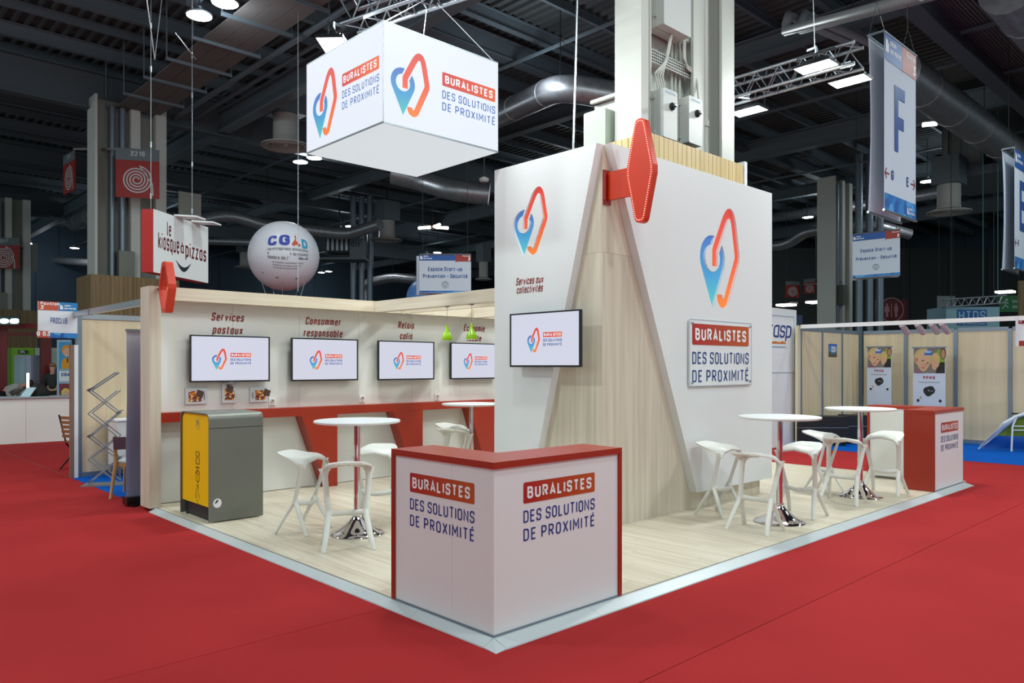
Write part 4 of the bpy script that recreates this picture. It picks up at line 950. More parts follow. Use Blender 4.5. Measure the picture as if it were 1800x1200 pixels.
# ventilation box right of the tall banner
p = at_d(1690, 262, 29); t = thing('ventilation_box', 'grey sheet ventilation box under the roof right of the tall banner', 'ventilation box', p)
box('box_body', (p.x-.6, p.y-.9, p.z-.9), (p.x+3, p.y+.5, p.z+.9), STEEL, t); box('flat_channel', (p.x-.8, p.y-4.5, p.z-1.25), (p.x+3, p.y+.6, p.z-.92), STEEL, t); MB().bar((p.x+1, p.y, p.z+.9), (p.x+1, p.y, 11.255), .06).build('hanger_rod', DARK, t)
for k in range(2): box('hatch', (p.x-.62, p.y-.8+k*.65, p.z-.7), (p.x-.6, p.y-.2+k*.65, p.z+.7), mat('hatch_paint', (120, 126, 126), .5), t)

vu = thing('ventilation_unit', 'grey ventilation unit with pale fins right of the white balloon', 'ventilation box', at_d(606, 438, 38)); p = at_d(572, 412, 38)
MB().plate([[(0, -.85), (1.2, -.85), (1.2, 0), (0, 0)]], p, RT, Z, -1.2, 0).build('fin_housing', DARK, vu)
for i in range(5): MB().plate([[(.08+i*.23, -.8), (.2+i*.23, -.8), (.2+i*.23, -.05), (.08+i*.23, -.05)]], p, RT, Z, 0, .06).build('fin', ALU, vu)
MB().plate([[(1.22, -1.2), (1.85, -1.2), (1.85, -.2), (1.22, -.2)]], p, RT, Z, -1.0, .05).build('fan_box', STEEL, vu); text(vu, 'Ctt', p+RT*1.3-Z*.62, RT, Z, .26, BLACK, width=.42, w=.2, off=.056); MB().plate([[(-.3, -1.25), (2.0, -1.25), (2.0, -1.15), (-.3, -1.15)]], p, RT, Z, -1.2, .1).build('support_shelf', STEEL, vu)
MB().bar(p+RT*.6-Z*.1+FW*.4, Vector(((p+RT*.6+FW*.4).x, (p+RT*.6+FW*.4).y, 11.255)), .05).build('hanger_rod', DARK, vu)

# ================================================================== HANGING BANNERS AND SIGNS
BWHITE = mat('banner_cloth', (206, 214, 228), .7); SBLUE = mat('sign_blue', (18, 82, 160), .5); SRED = mat('sign_red', (160, 44, 36), .5); STX = mat('sign_text_blue', (30, 76, 150), .5)
SKYB = speckle('sky_print', [(20, 90, 170), (40, 130, 200), (30, 110, 190), (80, 160, 220)], 5)
def salon(parent, O, R, U, w):
    flat(parent, 'town_mark', [[(0, 0), (.12*w, 0), (.12*w, .3*w), (0, .34*w)], [(.14*w, 0), (.2*w, 0), (.2*w, .22*w), (.14*w, .25*w)]], O, R, U, WHT, .004)
    text(parent, 'salon', Vector(O)+Vector(R)*(.28*w)+Vector(U)*(.22*w), R, U, .15*w, WHT, width=.4*w, w=.2, off=.004); text(parent, 'des maires', Vector(O)+Vector(R)*(.28*w)+Vector(U)*(.02*w), R, U, .15*w, WHT, width=.72*w, w=.2, off=.004)
def tall_banner(label, x0, x1, y, z0, z1, letter, l1, l2):
    t = thing('hanging_banner', label, 'banner', ((x0+x1)/2, y+.13, z0), 0, 'tall two sided aisle banners'); w = x1-x0; h = z1-z0
    rows = lambda yy, s: [[(x0+w*i/6, yy+s*.06*math.sin(PI*k/10)*(1 if i in (0,) else .6), z0+h*k/10) for i in range(7)] for k in range(11)]
    MB().grid(rows(y, 0), thick=(0, .004, 0)).build('front_cloth', BWHITE, t, smooth=40); MB().grid(rows(y+.26, -.6), thick=(0, .004, 0)).build('back_cloth', BWHITE, t, smooth=40)
    for yy in (y, y+.26):
        for zz in (z0-.02, z1+.02): MB().tube([(x0-.03, yy, zz), (x1+.03, yy, zz)], .022, 8).build('banner_rod', ALU, t, smooth=40)
    for xx in (x0+.02, x1-.02): MB().bar((xx, y, z1+.04), (xx, y+.26, z1+.04), .03).build('spreader', ALU, t); MB().tube([(xx, y, z1+.04), (xx, y+.13, z1+.55), (xx, y+.26, z1+.04)], .007, 6).tube([(xx, y+.13, z1+.55), (xx, y+.13, 11.255)], .007, 6).build('hanging_wire', DARK, t)
    O = Vector((x0, y-.004, 0)); 
    flat(t, 'blue_header', [rrect(0, z1-.44, w*.54, z1, .04)], O, X, Z, SBLUE, .002); flat(t, 'red_header', [[(w*.53, z1-.5), (w*.56, z1-.44), (w, z1-.44), (w, z1), (w*.54, z1), (w*.54, z1-.44)]], O, X, Z, SRED, .003)
    salon(t, O+X*.05+Z*(z1-.3), X, Z, .68); text(t, 'Pavillon', O+X*(w*.97)+Z*(z1-.15), X, Z, .09, WHT, align='r', w=.18, off=.005); text(t, '3', O+X*(w*.97)+Z*(z1-.38), X, Z, .17, WHT, align='r', w=.2, off=.005)
    text(t, letter, O+X*(w*.30)+Z*(z0+.96), X, Z, 1.25, STX, width=.56, w=.17, off=.004)
    RDX = mat('arrow_red', (150, 50, 50), .5)
    strokes(t, 'left_arrow', [[(.02, 0), (.2, 0)], [(.09, .09), (.02, 0), (.09, -.09)]], O+Z*(z0+.62), X, Z, RDX, .025, .004); text(t, l1, O+X*.29+Z*(z0+.54), X, Z, .17, STX, w=.2, off=.004)
    strokes(t, 'right_arrow', [[(w-.26, 0), (w-.06, 0)], [(w-.13, .09), (w-.06, 0), (w-.13, -.09)]], O+Z*(z0+.62), X, Z, RDX, .025, .004); text(t, l2, O+X*(w-.36)+Z*(z0+.54), X, Z, .17, STX, align='r', w=.2, off=.004)
    flat(t, 'sky_footer', [[(0, z0), (w, z0), (w, z0+.28), (0, z0+.28)]], O, X, Z, SKYB, .002); salon(t, O+X*(w*.7)+Z*(z0+.05), X, Z, .36)
tall_banner('tall white banner with a blue letter F', 13.45, 14.92, 5.02, 4.36, 7.34, 'F', 'G', 'E')
tall_banner('tall white banner with letter E cut by the right edge', 21.7, 23.2, 5.05, 4.1, 7.0, 'E', 'F', 'D')
def info_sign(label, q0, q1, h, d0, d1):
    """sign between two top corners (pixels and depths)"""
    a, b = at_d(*q0, d0), at_d(*q1, d1); b.z = a.z; R = (b-a).normalized(); N = R.cross(Z); w = (b-a).length
    t = thing('overhead_sign', label, 'sign', (a+b)/2-Z*h, 0, 'overhead area signs')
    MB().plate([[(0, -h), (w, -h), (w, 0), (0, 0)]], a, R, Z, -.01, 0).build('front_cloth', BWHITE, t); MB().plate([[(-.12, -h-.02), (w-.12, -h-.02), (w-.12, 0), (-.12, 0)]], a-N*.3, R, Z, -.01, 0).build('back_cloth', BWHITE, t)
    for zz in (0, -h): MB().tube([a+Z*zz, b+Z*zz], .022, 8).build('sign_rod', ALU, t, smooth=40)
    for e in (a+R*.1, b-R*.1): MB().tube([e, (e.x, e.y, 11.255)], .007, 6).build('hanging_wire', DARK, t)
    k = w/1.5
    flat(t, 'blue_header', [[(0, -.16*h), (.7*w, -.16*h), (.7*w, 0), (0, 0)]], a, R, Z, SBLUE, .002); flat(t, 'red_header', [[(.69*w, -.21*h), (.72*w, -.185*h), (w, -.185*h), (w, 0), (.7*w, 0), (.7*w, -.16*h)]], a, R, Z, SRED, .003)
    salon(t, a+R*.03*k-Z*(.13*h), R, Z, .34*k); text(t, 'Pavillon', a+R*(w*.985)-Z*(.06*h), R, Z, .045*k, WHT, align='r', w=.18, off=.005); text(t, '3', a+R*(w*.985)-Z*(.16*h), R, Z, .1*k, WHT, align='r', w=.22, off=.005)
    text(t, 'Espace Start-up', a+R*(w*.5)-Z*(.43*h), R, Z, .12*k, STX, width=.66*w, align='c', w=.19, off=.004); text(t, 'Prévention - Sécurité', a+R*(w*.5)-Z*(.61*h), R, Z, .12*k, STX, width=.86*w, align='c', w=.19, off=.004)
    strokes(t, 'shield_pictogram', [['c']+ellipse(w*.5, -.78*h, .095*k, .095*k, 20), ['c', (w*.5-.05*k, -.74*h), (w*.5, -.72*h), (w*.5+.05*k, -.74*h), (w*.5+.04*k, -.8*h), (w*.5, -.835*h), (w*.5-.04*k, -.8*h)], [(w*.5, -.76*h), (w*.5, -.81*h)]], a, R, Z, mat('picto_grey', (70, 78, 96), .5), .011*k, .004)
    flat(t, 'sky_footer', [[(0, -h), (w, -h), (w, -.935*h), (0, -.935*h)]], a, R, Z, SKYB, .002)
info_sign('area sign in front of the blue balloon, seen over the cross beams', (737, 447), (828, 447), 1.12, 22, 22)
info_sign('area sign below the tall F banner at the right', (1499, 412), (1582, 417), 1.36, 23.5, 22.6)

# ---- balloons
def balloon(q, d, r, m, label):
    c = at_d(*q, d); t = thing('tethered_balloon', label, 'balloon', c-Z*r)
    MB().lathe([(max(0, r*math.sin(PI*i/24)), -r*math.cos(PI*i/24)) for i in range(25)], c, 40).build('balloon_skin', m, t, smooth=80)
    for k in range(5):
        a = 2*PI*k/5+.4; MB().tube([c+Vector((math.cos(a)*r*.62, math.sin(a)*r*.62, -r*.79)), c+Vector((math.cos(a)*.12, math.sin(a)*.12, -r-1.2)), (c.x, c.y, .0)], .008, 5).build('tether', CAB, t)
    return t, c
BALW = mat('balloon_white', (214, 214, 224), .35)
t, c = balloon((499, 450), 20, .905, BALW, 'big white helium balloon with coloured letters')
BA = math.radians(24); R_ = RT*math.cos(BA)+FW*math.sin(BA); F_ = RT*math.sin(BA)-FW*math.cos(BA)
def to_ball(mb, d): mb.v = [c+(v+F_*d).normalized()*.911 for v in mb.v]; return mb
def on_ball(s, x, z, h, m, width, w=.2):
    for i in range(s.count(' ')+1):
        mb = MB(); text_geo(mb, s, Vector((0, 0, 0))+R_*x+Z*z, R_, Z, h, w=w, width=width, off=0, word=i); to_ball(mb, .75).build('balloon_lettering', m, t, fix=False)
on_ball('CG', -.49, .13, .27, mat('ball_blue', (34, 58, 160), .5), .52, .24); on_ball('A', .06, .10, .29, mat('ball_orange', (196, 70, 30), .5), .22, .26); on_ball('D', .31, .10, .25, mat('ball_teal', (40, 150, 186), .5), .18, .24)
GT = mat('ball_grey', (120, 120, 130), .6)
on_ball('Les entreprises alimentaires', -.49, .02, .075, GT, .98, .16); on_ball('de proximité', .09, -.08, .075, GT, .40, .16); on_ball("Membre de l'", -.49, -.18, .085, GT, .5, .16)
for a, b, z in ((-.49, .05, -.075), (.22, .49, -.165)): to_ball(MB().plate([[(a, z), (b, z), (b, z+.055), (a, z+.055)]], (0, 0, 0), R_, Z, 0, 0), .75).build('grey_bar', GT, t, fix=False)
for k, (s, z) in enumerate((('artisans commercants', -.27), ('la qualite de vos repas au quotidien', -.34), ('toutes les saveurs du gout', -.41))): on_ball(s, -.36, z, .045, GT, .72-.06*k, .14)
for x in (-.75, -.25, .25): to_ball(MB().plate([ellipse(x, -.66, .045, .035, 12)], (0, 0, 0), R_, Z, 0, 0), .62).build('anchor_patch', GT, t, fix=False)
balloon((752, 524), 25, .70, mat('balloon_blue', (92, 152, 226), .35), 'pale blue balloon behind the centre hanging sign')

# ---- lit sign of a pizza stand
a = at_d(270, 367, 14); b = at_d(366, 402, 15.87); R = Vector((b.x-a.x, b.y-a.y, 0)).normalized(); w = (Vector((b.x, b.y, 0))-Vector((a.x, a.y, 0))).length; h = 1.16; N = R.cross(Z)
ks = thing('hanging_box_sign', 'hanging red box sign with white face and handwritten words', 'sign', (a+b)/2-Z*h)
MB().plate([[(0, -h), (w, -h), (w, 0), (0, 0)]], a, R, Z, -.24, -.004).build('red_box', mat('box_red', (176, 28, 20), .5), ks); MB().plate([[(0, -h), (w, -h), (w, 0), (0, 0)]], a, R, Z, -.004, 0).build('white_face', WHITE, ks)
HW = mat('handwriting_red', (100, 16, 24), .5)
for wd_, u0, u1, zz, hh_ in (('le', .42, .55, -.42, .28), ('kiosque', .14, .82, -.71, .33), ('à', .87, .98, -.68, .22), ('pizzas', 1.04, 1.80, -.735, .31)):
    text(ks, wd_, a+R*u0+Z*zz, R, Z, hh_, HW, width=u1-u0, w=.15, track=.2, off=.004)
P = [(.70+.55*i/10, -.83-.21*math.sin(PI*i/10)) for i in range(11)]
flat(ks, 'smile', [P+[(.70+.55*i/10, -.83-.12*math.sin(PI*i/10)) for i in range(10, -1, -1)]], a, R, Z, mat('smile_dark', (26, 44, 42), .5), .004)
for u in (.85, 1.45): MB().add([a+R*(u-.2)+Z*.0+N*.0, a+R*(u+.12)+N*.0, a+R*(u+.2)+N*.42-Z*.02, a+R*(u-.12)+N*.42-Z*.02, a+R*(u-.2)+Z*.03, a+R*(u+.12)+Z*.03, a+R*(u+.2)+N*.42+Z*.01, a+R*(u-.12)+N*.42+Z*.01], [(0, 1, 2, 3), (4, 5, 6, 7), (0, 1, 5, 4), (1, 2, 6, 5), (2, 3, 7, 6), (3, 0, 4, 7)]).build('sign_lamp', WHITE, ks)
for u, l in ((.07, 0), (1.45, 1)):
    e = a+R*u-N*.1; MB().tube([e, (e.x, e.y, 11.255)], .006, 6).build('hanging_cable', CAB, ks)
    for zz in (.25, 1.2, 2.6, 3.4): MB().lathe([(0, -.08), (.016, -.05), (.016, .05), (0, .08)], (e.x, e.y, e.z+zz), 8).build('turnbuckle', CAB, ks)
lone(MB().tube([at_d(258, 0, 13.6), at_d(272, 105, 14)], .01, 6).tube([at_d(284, 0, 14), at_d(272, 105, 14)], .006, 6), 'sling_cable', CAB, 'steel sling above the left end of the red box sign', 'cable', at_d(272, 105, 14))
lone(MB().tube([at_d(308, 58, 14.4), at_d(344, 104, 15.2)], .01, 6), 'sling_cable', CAB, 'slanting sling at the upper left joining the long vertical cable', 'cable', at_d(344, 104, 15.2))
lone(MB().tube([at_d(524, -10, 17), at_d(524, 512, 17)], .008, 6), 'vertical_cable', CAB, 'long thin vertical cable in front of the white balloon', 'cable', at_d(524, 500, 17))
lone(MB().tube([at_d(1015, -8, 9.5), at_d(1008, 262, 9.5)], .012, 6), 'vertical_cable', CAB, 'vertical rod between the light cube and the hall column', 'cable', at_d(1008, 262, 9.5))

# ================================================================== FAR COLUMNS WITH HOSE SIGNS
def spiral(parent, O, R, s, m):
    P = [Vector((s*(.06+.094*th/(2*PI))*math.cos(th), s*(.06+.094*th/(2*PI))*math.sin(th)*1.0)) for th in [i*PI/14 for i in range(0, 119)]]
    P += [Vector((s*.47, -s*.12)), Vector((s*.48, -s*.33))]
    L, Rr = ribbon(P, s*.045, False); k = len(P); O, R = Vector(O), Vector(R); N = R.cross(Z)
    vs = [O+R*p.x+Z*p.y+N*.006 for ab in zip(L, Rr) for p in ab]; MB().add(vs, [(2*i, 2*i+1, 2*i+3, 2*i+2) for i in range(k-1)]).build('hose_pictogram', m, parent, fix=False)
    flat(parent, 'nozzle', [[(s*.45, -s*.32), (s*.51, -s*.32), (s*.505, -s*.5), (s*.465, -s*.5)]], O, R, Z, m, .006)
HOSER = mat('hose_sign_red', (150, 16, 14), .5); HOSEG = mat('hose_sign_grey', (96, 106, 112), .5); HOSEW = mat('hose_white', (190, 190, 190), .5)
def hose_sign(parent, a, R, w, num, ratio=1.08):
    R = Vector(R).normalized(); h = w*ratio
    MB().plate([[(0, -h), (w, -h), (w, 0), (0, 0)]], a, R, Z, -.03, 0).build('sign_panel', HOSER, parent); flat(parent, 'grey_header', [[(0, -.24*h), (w, -.24*h), (w, 0), (0, 0)]], a, R, Z, HOSEG, .003)
    if num: text(parent, num, a+R*(w*.5)-Z*(.15*h), R, Z, .1*h, HOSEW, align='c', w=.2, off=.006)
    spiral(parent, a+R*(w*.48)-Z*(.63*h), R, w*.76, HOSEW)
def far_column(name, label, x, y, sg, num, clad=True):
    t = thing(name, label, 'column', (x, y, 0), 0, 'far steel hall columns')
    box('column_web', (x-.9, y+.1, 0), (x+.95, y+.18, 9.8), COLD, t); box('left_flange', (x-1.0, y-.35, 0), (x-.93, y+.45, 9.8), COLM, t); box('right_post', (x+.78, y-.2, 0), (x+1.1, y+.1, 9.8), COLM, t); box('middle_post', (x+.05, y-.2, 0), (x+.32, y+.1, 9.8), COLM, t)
    for k in range(2): MB().tube([(x-.45+k*.3, y-.05, 0), (x-.45+k*.3, y-.05, 9.6)], .09, 10).build('down_pipe', ALUD, t, smooth=40)
    box('electric_cabinet', (x-.35, y-.4, 4.35), (x+.1, y-.1, 5.2), GREYB, t)
    if clad:
        for k in range(20): box('slat', (x-1.2+k*.125, y-.75, 0), (x-1.2+k*.125+.118, y-.72, 4.38), DULLW, t)
        for k in range(12): box('slat', (x-1.22, y-.74+k*.125, 0), (x-1.19, y-.74+k*.125+.118, 4.38), DULLW, t)
    return t
t = far_column('hall_column', 'far hall column with slatted wood base and hose sign 3216', 7.6, 25.3, None, '3216')
p = at_d(203, 259, 22.6); hose_sign(t, p, RT*.97+FW*.25, 1.2, '3216', 1.22); p2 = at_d(109, 296, 25.5); hose_sign(t, at_d(128, 262, 24.6)-(-Y)*1.2, -Y*1.0+X*.05, 1.2, '3216')
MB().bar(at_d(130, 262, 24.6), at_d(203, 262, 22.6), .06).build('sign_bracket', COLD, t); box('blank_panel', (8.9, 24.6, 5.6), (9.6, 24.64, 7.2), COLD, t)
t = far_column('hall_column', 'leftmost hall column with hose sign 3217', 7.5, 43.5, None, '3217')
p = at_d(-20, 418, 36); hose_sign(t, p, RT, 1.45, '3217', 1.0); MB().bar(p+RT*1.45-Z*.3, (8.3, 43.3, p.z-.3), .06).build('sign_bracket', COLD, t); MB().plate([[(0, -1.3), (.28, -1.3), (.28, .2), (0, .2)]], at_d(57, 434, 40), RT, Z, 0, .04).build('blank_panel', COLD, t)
t = far_column('hall_column', 'far hall column right of the tower with two small hose signs', 33.3, 14.4, None, '', False)
p = at_d(1381, 494, 34); hose_sign(t, p, RT*.99+FW*.12, .66, '', 1.1); p = at_d(1413, 491, 34.4); hose_sign(t, p, RT*.9-FW*1.4, .6, '', 1.1)
MB().bar(at_d(1412, 500, 34.2), (33.3, 14.2, at_d(1412, 500, 34.2).z), .05).build('sign_bracket', COLD, t)
for q, d in ((621, 40), (1510, 32)):
    p = at_d(q, 643, d); m = MB()
    for k in range(3): m.tube([(p.x+k*.32, p.y-k*.3, 0), (p.x+k*.32, p.y-k*.3, 10.4)], .14, 10)
    tc_ = thing('pipe_column', 'far grey pipe column behind the cross beams right of the balloon' if q < 900 else 'far grey pipe column below the area sign at the right', 'column', (p.x, p.y, 0))
    for k in range(3): MB().tube([(p.x+k*.32, p.y-k*.3, 0), (p.x+k*.32, p.y-k*.3, 10.6)], .15, 12).build('pipe', ALUD, tc_, smooth=40)

# ================================================================== LEFT NEIGHBOUR BOOTH
lb = thing('booth_partition', 'pale wood booth partition in grey aluminium frame left of the stand', 'partition', (3.7, 13.05, 0))
box('frame_post', (3.18, 13.0, 0), (3.26, 13.08, 2.5), ALUD, lb)
xs = [3.26, 4.22, 5.18, 6.14, 7.1]
for a, b in zip(xs, xs[1:]):
    box('wood_panel', (a+.004, 13.02, .07), (b-.034, 13.05, 2.42), BEECH, lb); box('frame_post', (b-.03, 13.0, .07), (b, 13.07, 2.42), ALUD, lb)
box('bottom_rail', (3.26, 13.0, 0), (7.1, 13.07, .07), ALUD, lb); box('top_rail', (3.26, 13.0, 2.42), (7.1, 13.07, 2.5), ALU, lb)
box('front_beam', (3.12, 9.9, 2.44), (3.18, 13.0, 2.52), ALU, lb); box('front_beam_joint', (3.115, 12.1, 2.435), (3.185, 12.14, 2.525), ALUD, lb)
c = [at_y(x, 800, 13.0).x for x in (123.5, 130, 137)]
box('brown_edge', (c[0], 12.98, 0), (c[1]-.003, 13.06, 2.02), mat('brown_edge', (130, 104, 90), .6), lb); box('white_side_panel', (c[1], 12.98, 0), (c[2], 13.06, 2.02), WHITE, lb)
lb2 = thing('booth_partition', 'inner end partition of the small booth behind the display wall', 'partition', (7.12, 11.4, 0))
for i in range(4): box('wood_panel', (7.105, 9.72+i*.82, 0), (7.14, 9.72+i*.82+.81, 2.45), BEECH, lb2)
# booth name sign
sg = thing('booth_name_sign', 'white booth name sign with blue word at the partition corner', 'sign', (2.6, 12.9, 1.95))
a, b = at_y(67, 529, 12.95), at_y(136, 534, 12.95); zb = at_y(67, 593, 12.95).z; w = b.x-a.x; h = a.z-zb
O = Vector((a.x, 12.95, zb)); MB().plate([[(0, 0), (w, 0), (w, h), (0, h)]], O, X, Z, -.03, 0).build('sign_panel', mat('sign_white', (226, 230, 236), .5), sg)
flat(sg, 'red_header', [[(0, h*.76), (w*.49, h*.76), (w*.5, h*.72), (w*.5, h), (0, h)]], O, X, Z, mat('sign_orange_red', (196, 78, 48), .5), .003); flat(sg, 'blue_header', [[(w*.51, h*.76), (w, h*.76), (w, h), (w*.51, h)]], O, X, Z, mat('sign_cyan', (20, 120, 180), .5), .003)
text(sg, 'Pavillon', O+X*.03+Z*(h*.9), X, Z, .05, WHT, w=.2, off=.006); text(sg, '3', O+X*.03+Z*(h*.785), X, Z, .058, WHT, w=.22, off=.006); salon(sg, O+X*(w*.55)+Z*(h*.8), X, Z, w*.4)
text(sg, 'PROCLUB', O+X*(w*.52)+Z*(h*.4), X, Z, .09, STX, width=w*.42, align='c', w=.17, track=.34, off=.006)
flat(sg, 'red_footer', [[(0, 0), (w*.27, 0), (w*.27, h*.19), (0, h*.19)]], O, X, Z, mat('sign_orange_red', (196, 78, 48), .5), .003); text(sg, 'G 63', O+X*(w*.13)+Z*(h*.05), X, Z, .065, WHT, align='c', w=.22, off=.006)
flat(sg, 'sky_footer', [[(w*.28, 0), (w, 0), (w, h*.14), (w*.28, h*.14)]], O, X, Z, SKYB, .003); box('sign_arm', (b.x, 12.96, zb+.1), (3.18, 12.99, zb+.16), ALUD, sg)
# roll-up banner beside the frame post
ru = thing('roll_up_banner', 'pale lilac roll up banner standing beside the stand frame post', 'banner', (3.35, 9.92, 0))
LIL = grad('lilac_print', [(0, (150, 160, 186)), (.35, (140, 146, 176)), (.7, (168, 172, 196)), (1, (206, 210, 222))], 'Z')
MB().grid([[(2.98+.8*i/4, 9.95+.02*math.sin(k*.9)*(.3 if k in (0, 8) else 1), .1+2.02*k/8) for i in range(5)] for k in range(9)], thick=(0, .006, 0)).build('print', LIL, ru, smooth=60)
box('base_cassette', (2.96, 9.86, .02), (3.82, 10.04, .11), BLACK, ru); box('top_clip', (2.97, 9.93, 2.12), (3.79, 9.97, 2.15), ALU, ru); MB().tube([(3.4, 10.0, .1), (3.4, 9.98, 2.13)], .012, 6).build('support_pole', ALU, ru)
for x in (3.0, 3.75): box('foot', (x, 9.8, 0), (x+.06, 10.12, .03), BLACK, ru)
# zigzag brochure rack
br = thing('brochure_rack', 'grey folding zigzag brochure rack in the left booth', 'rack', (3.32, 11.95, 0))
c0 = at_z(184, 852, 0); BR = Vector((.86, -.5, 0)); BN = Vector((.5, .86, 0)); tw_ = .36; hh = [.05, .36, .70, 1.04, 1.36, 1.55]
def rk(s, z, k): return c0+BR*s+Z*z+BN*(k*.2)
for k in (-1, 1):
    for i in range(4):
        z0_, z1_ = .05+i*.325, .05+(i+1)*.325; sgn = 1 if i % 2 else -1
        MB().bar(rk(-.19*sgn, z0_, k*.5), rk(.19*sgn, z1_, k*.5), .012, .016).build('rack_bar', mat('rack_grey', (150, 158, 166), .35, .2), br); MB().bar(rk(.19*sgn, z0_, k*.42), rk(-.19*sgn, z1_, k*.42), .012, .016).build('rack_bar', mat('rack_grey', (150, 158, 166), .35, .2), br)
MB().bar(rk(-.19, 1.35, -.5), rk(.16, 1.6, -.5), .012, .018).bar(rk(-.19, 1.35, .5), rk(.16, 1.6, .5), .012, .018).bar(rk(.16, 1.6, -.5), rk(.16, 1.6, .5), .02).build('top_handle', ALUD, br)
for i in range(5):
    s = -.19 if i % 2 == 0 else .19; z = .05+i*.325
    MB().bar(rk(s, z, -.5), rk(s, z, .5), .02).build('cross_rod', ALUD, br); MB().bar(rk(s, z+.01, -.5), rk(s+.07, z+.045, -.5), .16 if i else .02, .008).build('shelf_lip', mat('lip_grey', (120, 104, 108), .5), br)
MB().box((-.27, -.16, 0), (.27, .16, .02), Matrix.Translation(c0) @ Matrix.Rotation(-.52, 4, 'Z')).build('base_plate', ALU, br)
# chairs and table in the booth
CHW = wood('chair_birch', (206, 168, 112), (180, 140, 88), 'Z'); SEATG = mat('chair_grey', (122, 112, 118), .5)
def booth_chair(label, x, y, rz, backm):
    t = thing('wooden_chair', label, 'chair', (x, y, 0), rz, 'wooden chairs in the left booth')
    MB().grid([[(u, v*(.21-.02*abs(u)), .45+.015*(v*v)) for v in (-1, -.5, 0, .5, 1)] for u in (-.2, -.07, .07, .2)], thick=(0, 0, -.02)).build('seat', mat('seat_grey', (176, 182, 188), .5), t, smooth=50, world=False)
    MB().grid([[(-.2-.05*(k/3)-.05*(1-v*v)*-1-.05, v*.23, .62+.055*k+.0) for v in (-1, -.6, -.2, .2, .6, 1)] for k in range(4)], thick=(.02, 0, 0)).build('backrest', backm, t, smooth=50, world=False)
    for s in (-1, 1):
        MB().tube([(-.33, s*.25, 0), (-.2, s*.215, .44), (-.255, s*.22, .8)], [.018, .03, .016], 8, r2=[.014, .018, .014]).build('rear_leg', CHW, t, smooth=50, world=False); MB().tube([(.22, s*.22, 0), (.16, s*.19, .44)], [.015, .024], 8).build('front_leg', CHW, t, smooth=50, world=False)
    MB().bar((-.19, -.2, .42), (-.19, .2, .42), .03, .05).bar((.16, -.19, .42), (.16, .19, .42), .03, .05).build('seat_rail', CHW, t, world=False)
booth_chair('nearer wooden chair with brown grey backrest beside the lilac banner', 3.36, 10.75, math.radians(60), SEATG); booth_chair('farther wooden chair with blue grey backrest behind the zigzag rack', 3.9, 11.75, math.radians(-20), mat('chair_blue_grey', (112, 126, 134), .5))
tt = thing('booth_table', 'small white table behind the chairs in the left booth', 'table', (4.0, 11.2, 0))
MB().lathe([(0, .72), (.38, .72), (.38, .745), (0, .745)], (4.05, 11.15, 0), 32).build('table_top', WHITE, tt, smooth=40); MB().tube([(4.05, 11.15, .02), (4.05, 11.15, .72)], .035, 12).build('post', WHITE, tt, smooth=40); MB().lathe([(0, 0), (.26, 0), (.26, .012), (.06, .04), (0, .04)], (4.05, 11.15, 0), 32).build('foot_plate', mat('foot_grey', (170, 174, 176), .5), tt, smooth=40)
ch = thing('white_cabinet', 'low white cabinet behind the zigzag rack', 'cabinet', (3.75, 12.6, 0)); box('cabinet_body', (3.6, 12.45, .18), (4.6, 12.9, .86), WHITE2, ch); box('cabinet_top', (3.58, 12.43, .862), (4.62, 12.92, .885), WHITE, ch)
for x in (3.63, 4.54):
    for y in (12.48, 12.84): box('leg', (x, y, 0), (x+.03, y+.03, .18), ALU, ch)

# ================================================================== FAR LEFT STANDS
wc = thing('white_counter', 'long white counter at the far left with people behind', 'counter', (2.6, 19.8, 0))
for i in range(4): box('front_panel', (-1.0+i*1.6, 19.57, .0), (-1.0+i*1.6+1.596, 19.6, .985), WHITE2, wc)
box('counter_top', (-1.0, 19.52, .986), (5.4, 20.3, 1.02), mat('worktop_grey', (150, 160, 168), .4), wc)
fch = thing('folding_chair', 'wooden slatted folding chair with black frame in front of the white counter', 'chair', (3.55, 14.1, 0), math.radians(25))
for k in range(5): MB().bar((-.21-.012*k, -.21, .55+k*.075), (-.21-.012*k, .21, .55+k*.075), .012, .05).build('back_slat', mat('chair_teak', (150, 92, 50), .5), fch, world=False)
for k in range(5): MB().bar((-.17+k*.085, -.21, .45), (-.17+k*.085, .21, .45), .05, .014).build('seat_slat', mat('chair_teak', (150, 92, 50), .5), fch, world=False)
for s in (-1, 1): MB().tube([(.22, s*.2, 0), (-.15, s*.2, .42), (-.28, s*.2, .9)], .012, 6).build('frame_leg', BLACK, fch, world=False); MB().tube([(-.25, s*.22, 0), (.2, s*.22, .44)], .012, 6).build('frame_leg', BLACK, fch, world=False)
MAR = mat('maroon_frame', (110, 18, 24), .5)
rf = thing('maroon_frame', 'maroon painted steel stand frame at the far left', 'frame', (3.2, 21.5, 0))
def frm(name, q0, q1, d, w_, m, parent): a, b = at_d(*q0, d), at_d(*q1, d); return MB().bar(a, b, w_).build(name, m, parent)
frm('frame_post', (2, 572), (2, 730), 22, .26, MAR, rf); frm('frame_post', (80, 592), (80, 730), 23, .26, MAR, rf); frm('frame_beam', (-20, 573), (75, 573), 22, .14, MAR, rf); frm('frame_beam', (4, 587), (75, 587), 24, .1, MAR, rf)
ls = thing('lit_letter_sign', 'glowing white letter sign cut by the left edge of the photo', 'sign', at_d(10, 563, 21.5)); a = at_d(-20, 570, 21.5)
MB().bar(at_d(-30, 563, 21.5), at_d(35, 563, 21.5), .04, .26).build('dark_back', BLACK, ls); a = at_d(-20, 568.5, 21.3); text(ls, 'S8s'.replace('8', 'o'), a, RT, Z, .17, mat('sign_glow', (220, 255, 250), .4, emit=2.5), width=.85, w=.42, track=.05, off=.0)
MB().bar(at_d(5, 572, 21.8), at_d(5, 569, 21.6), .05).build('sign_foot', MAR, ls)
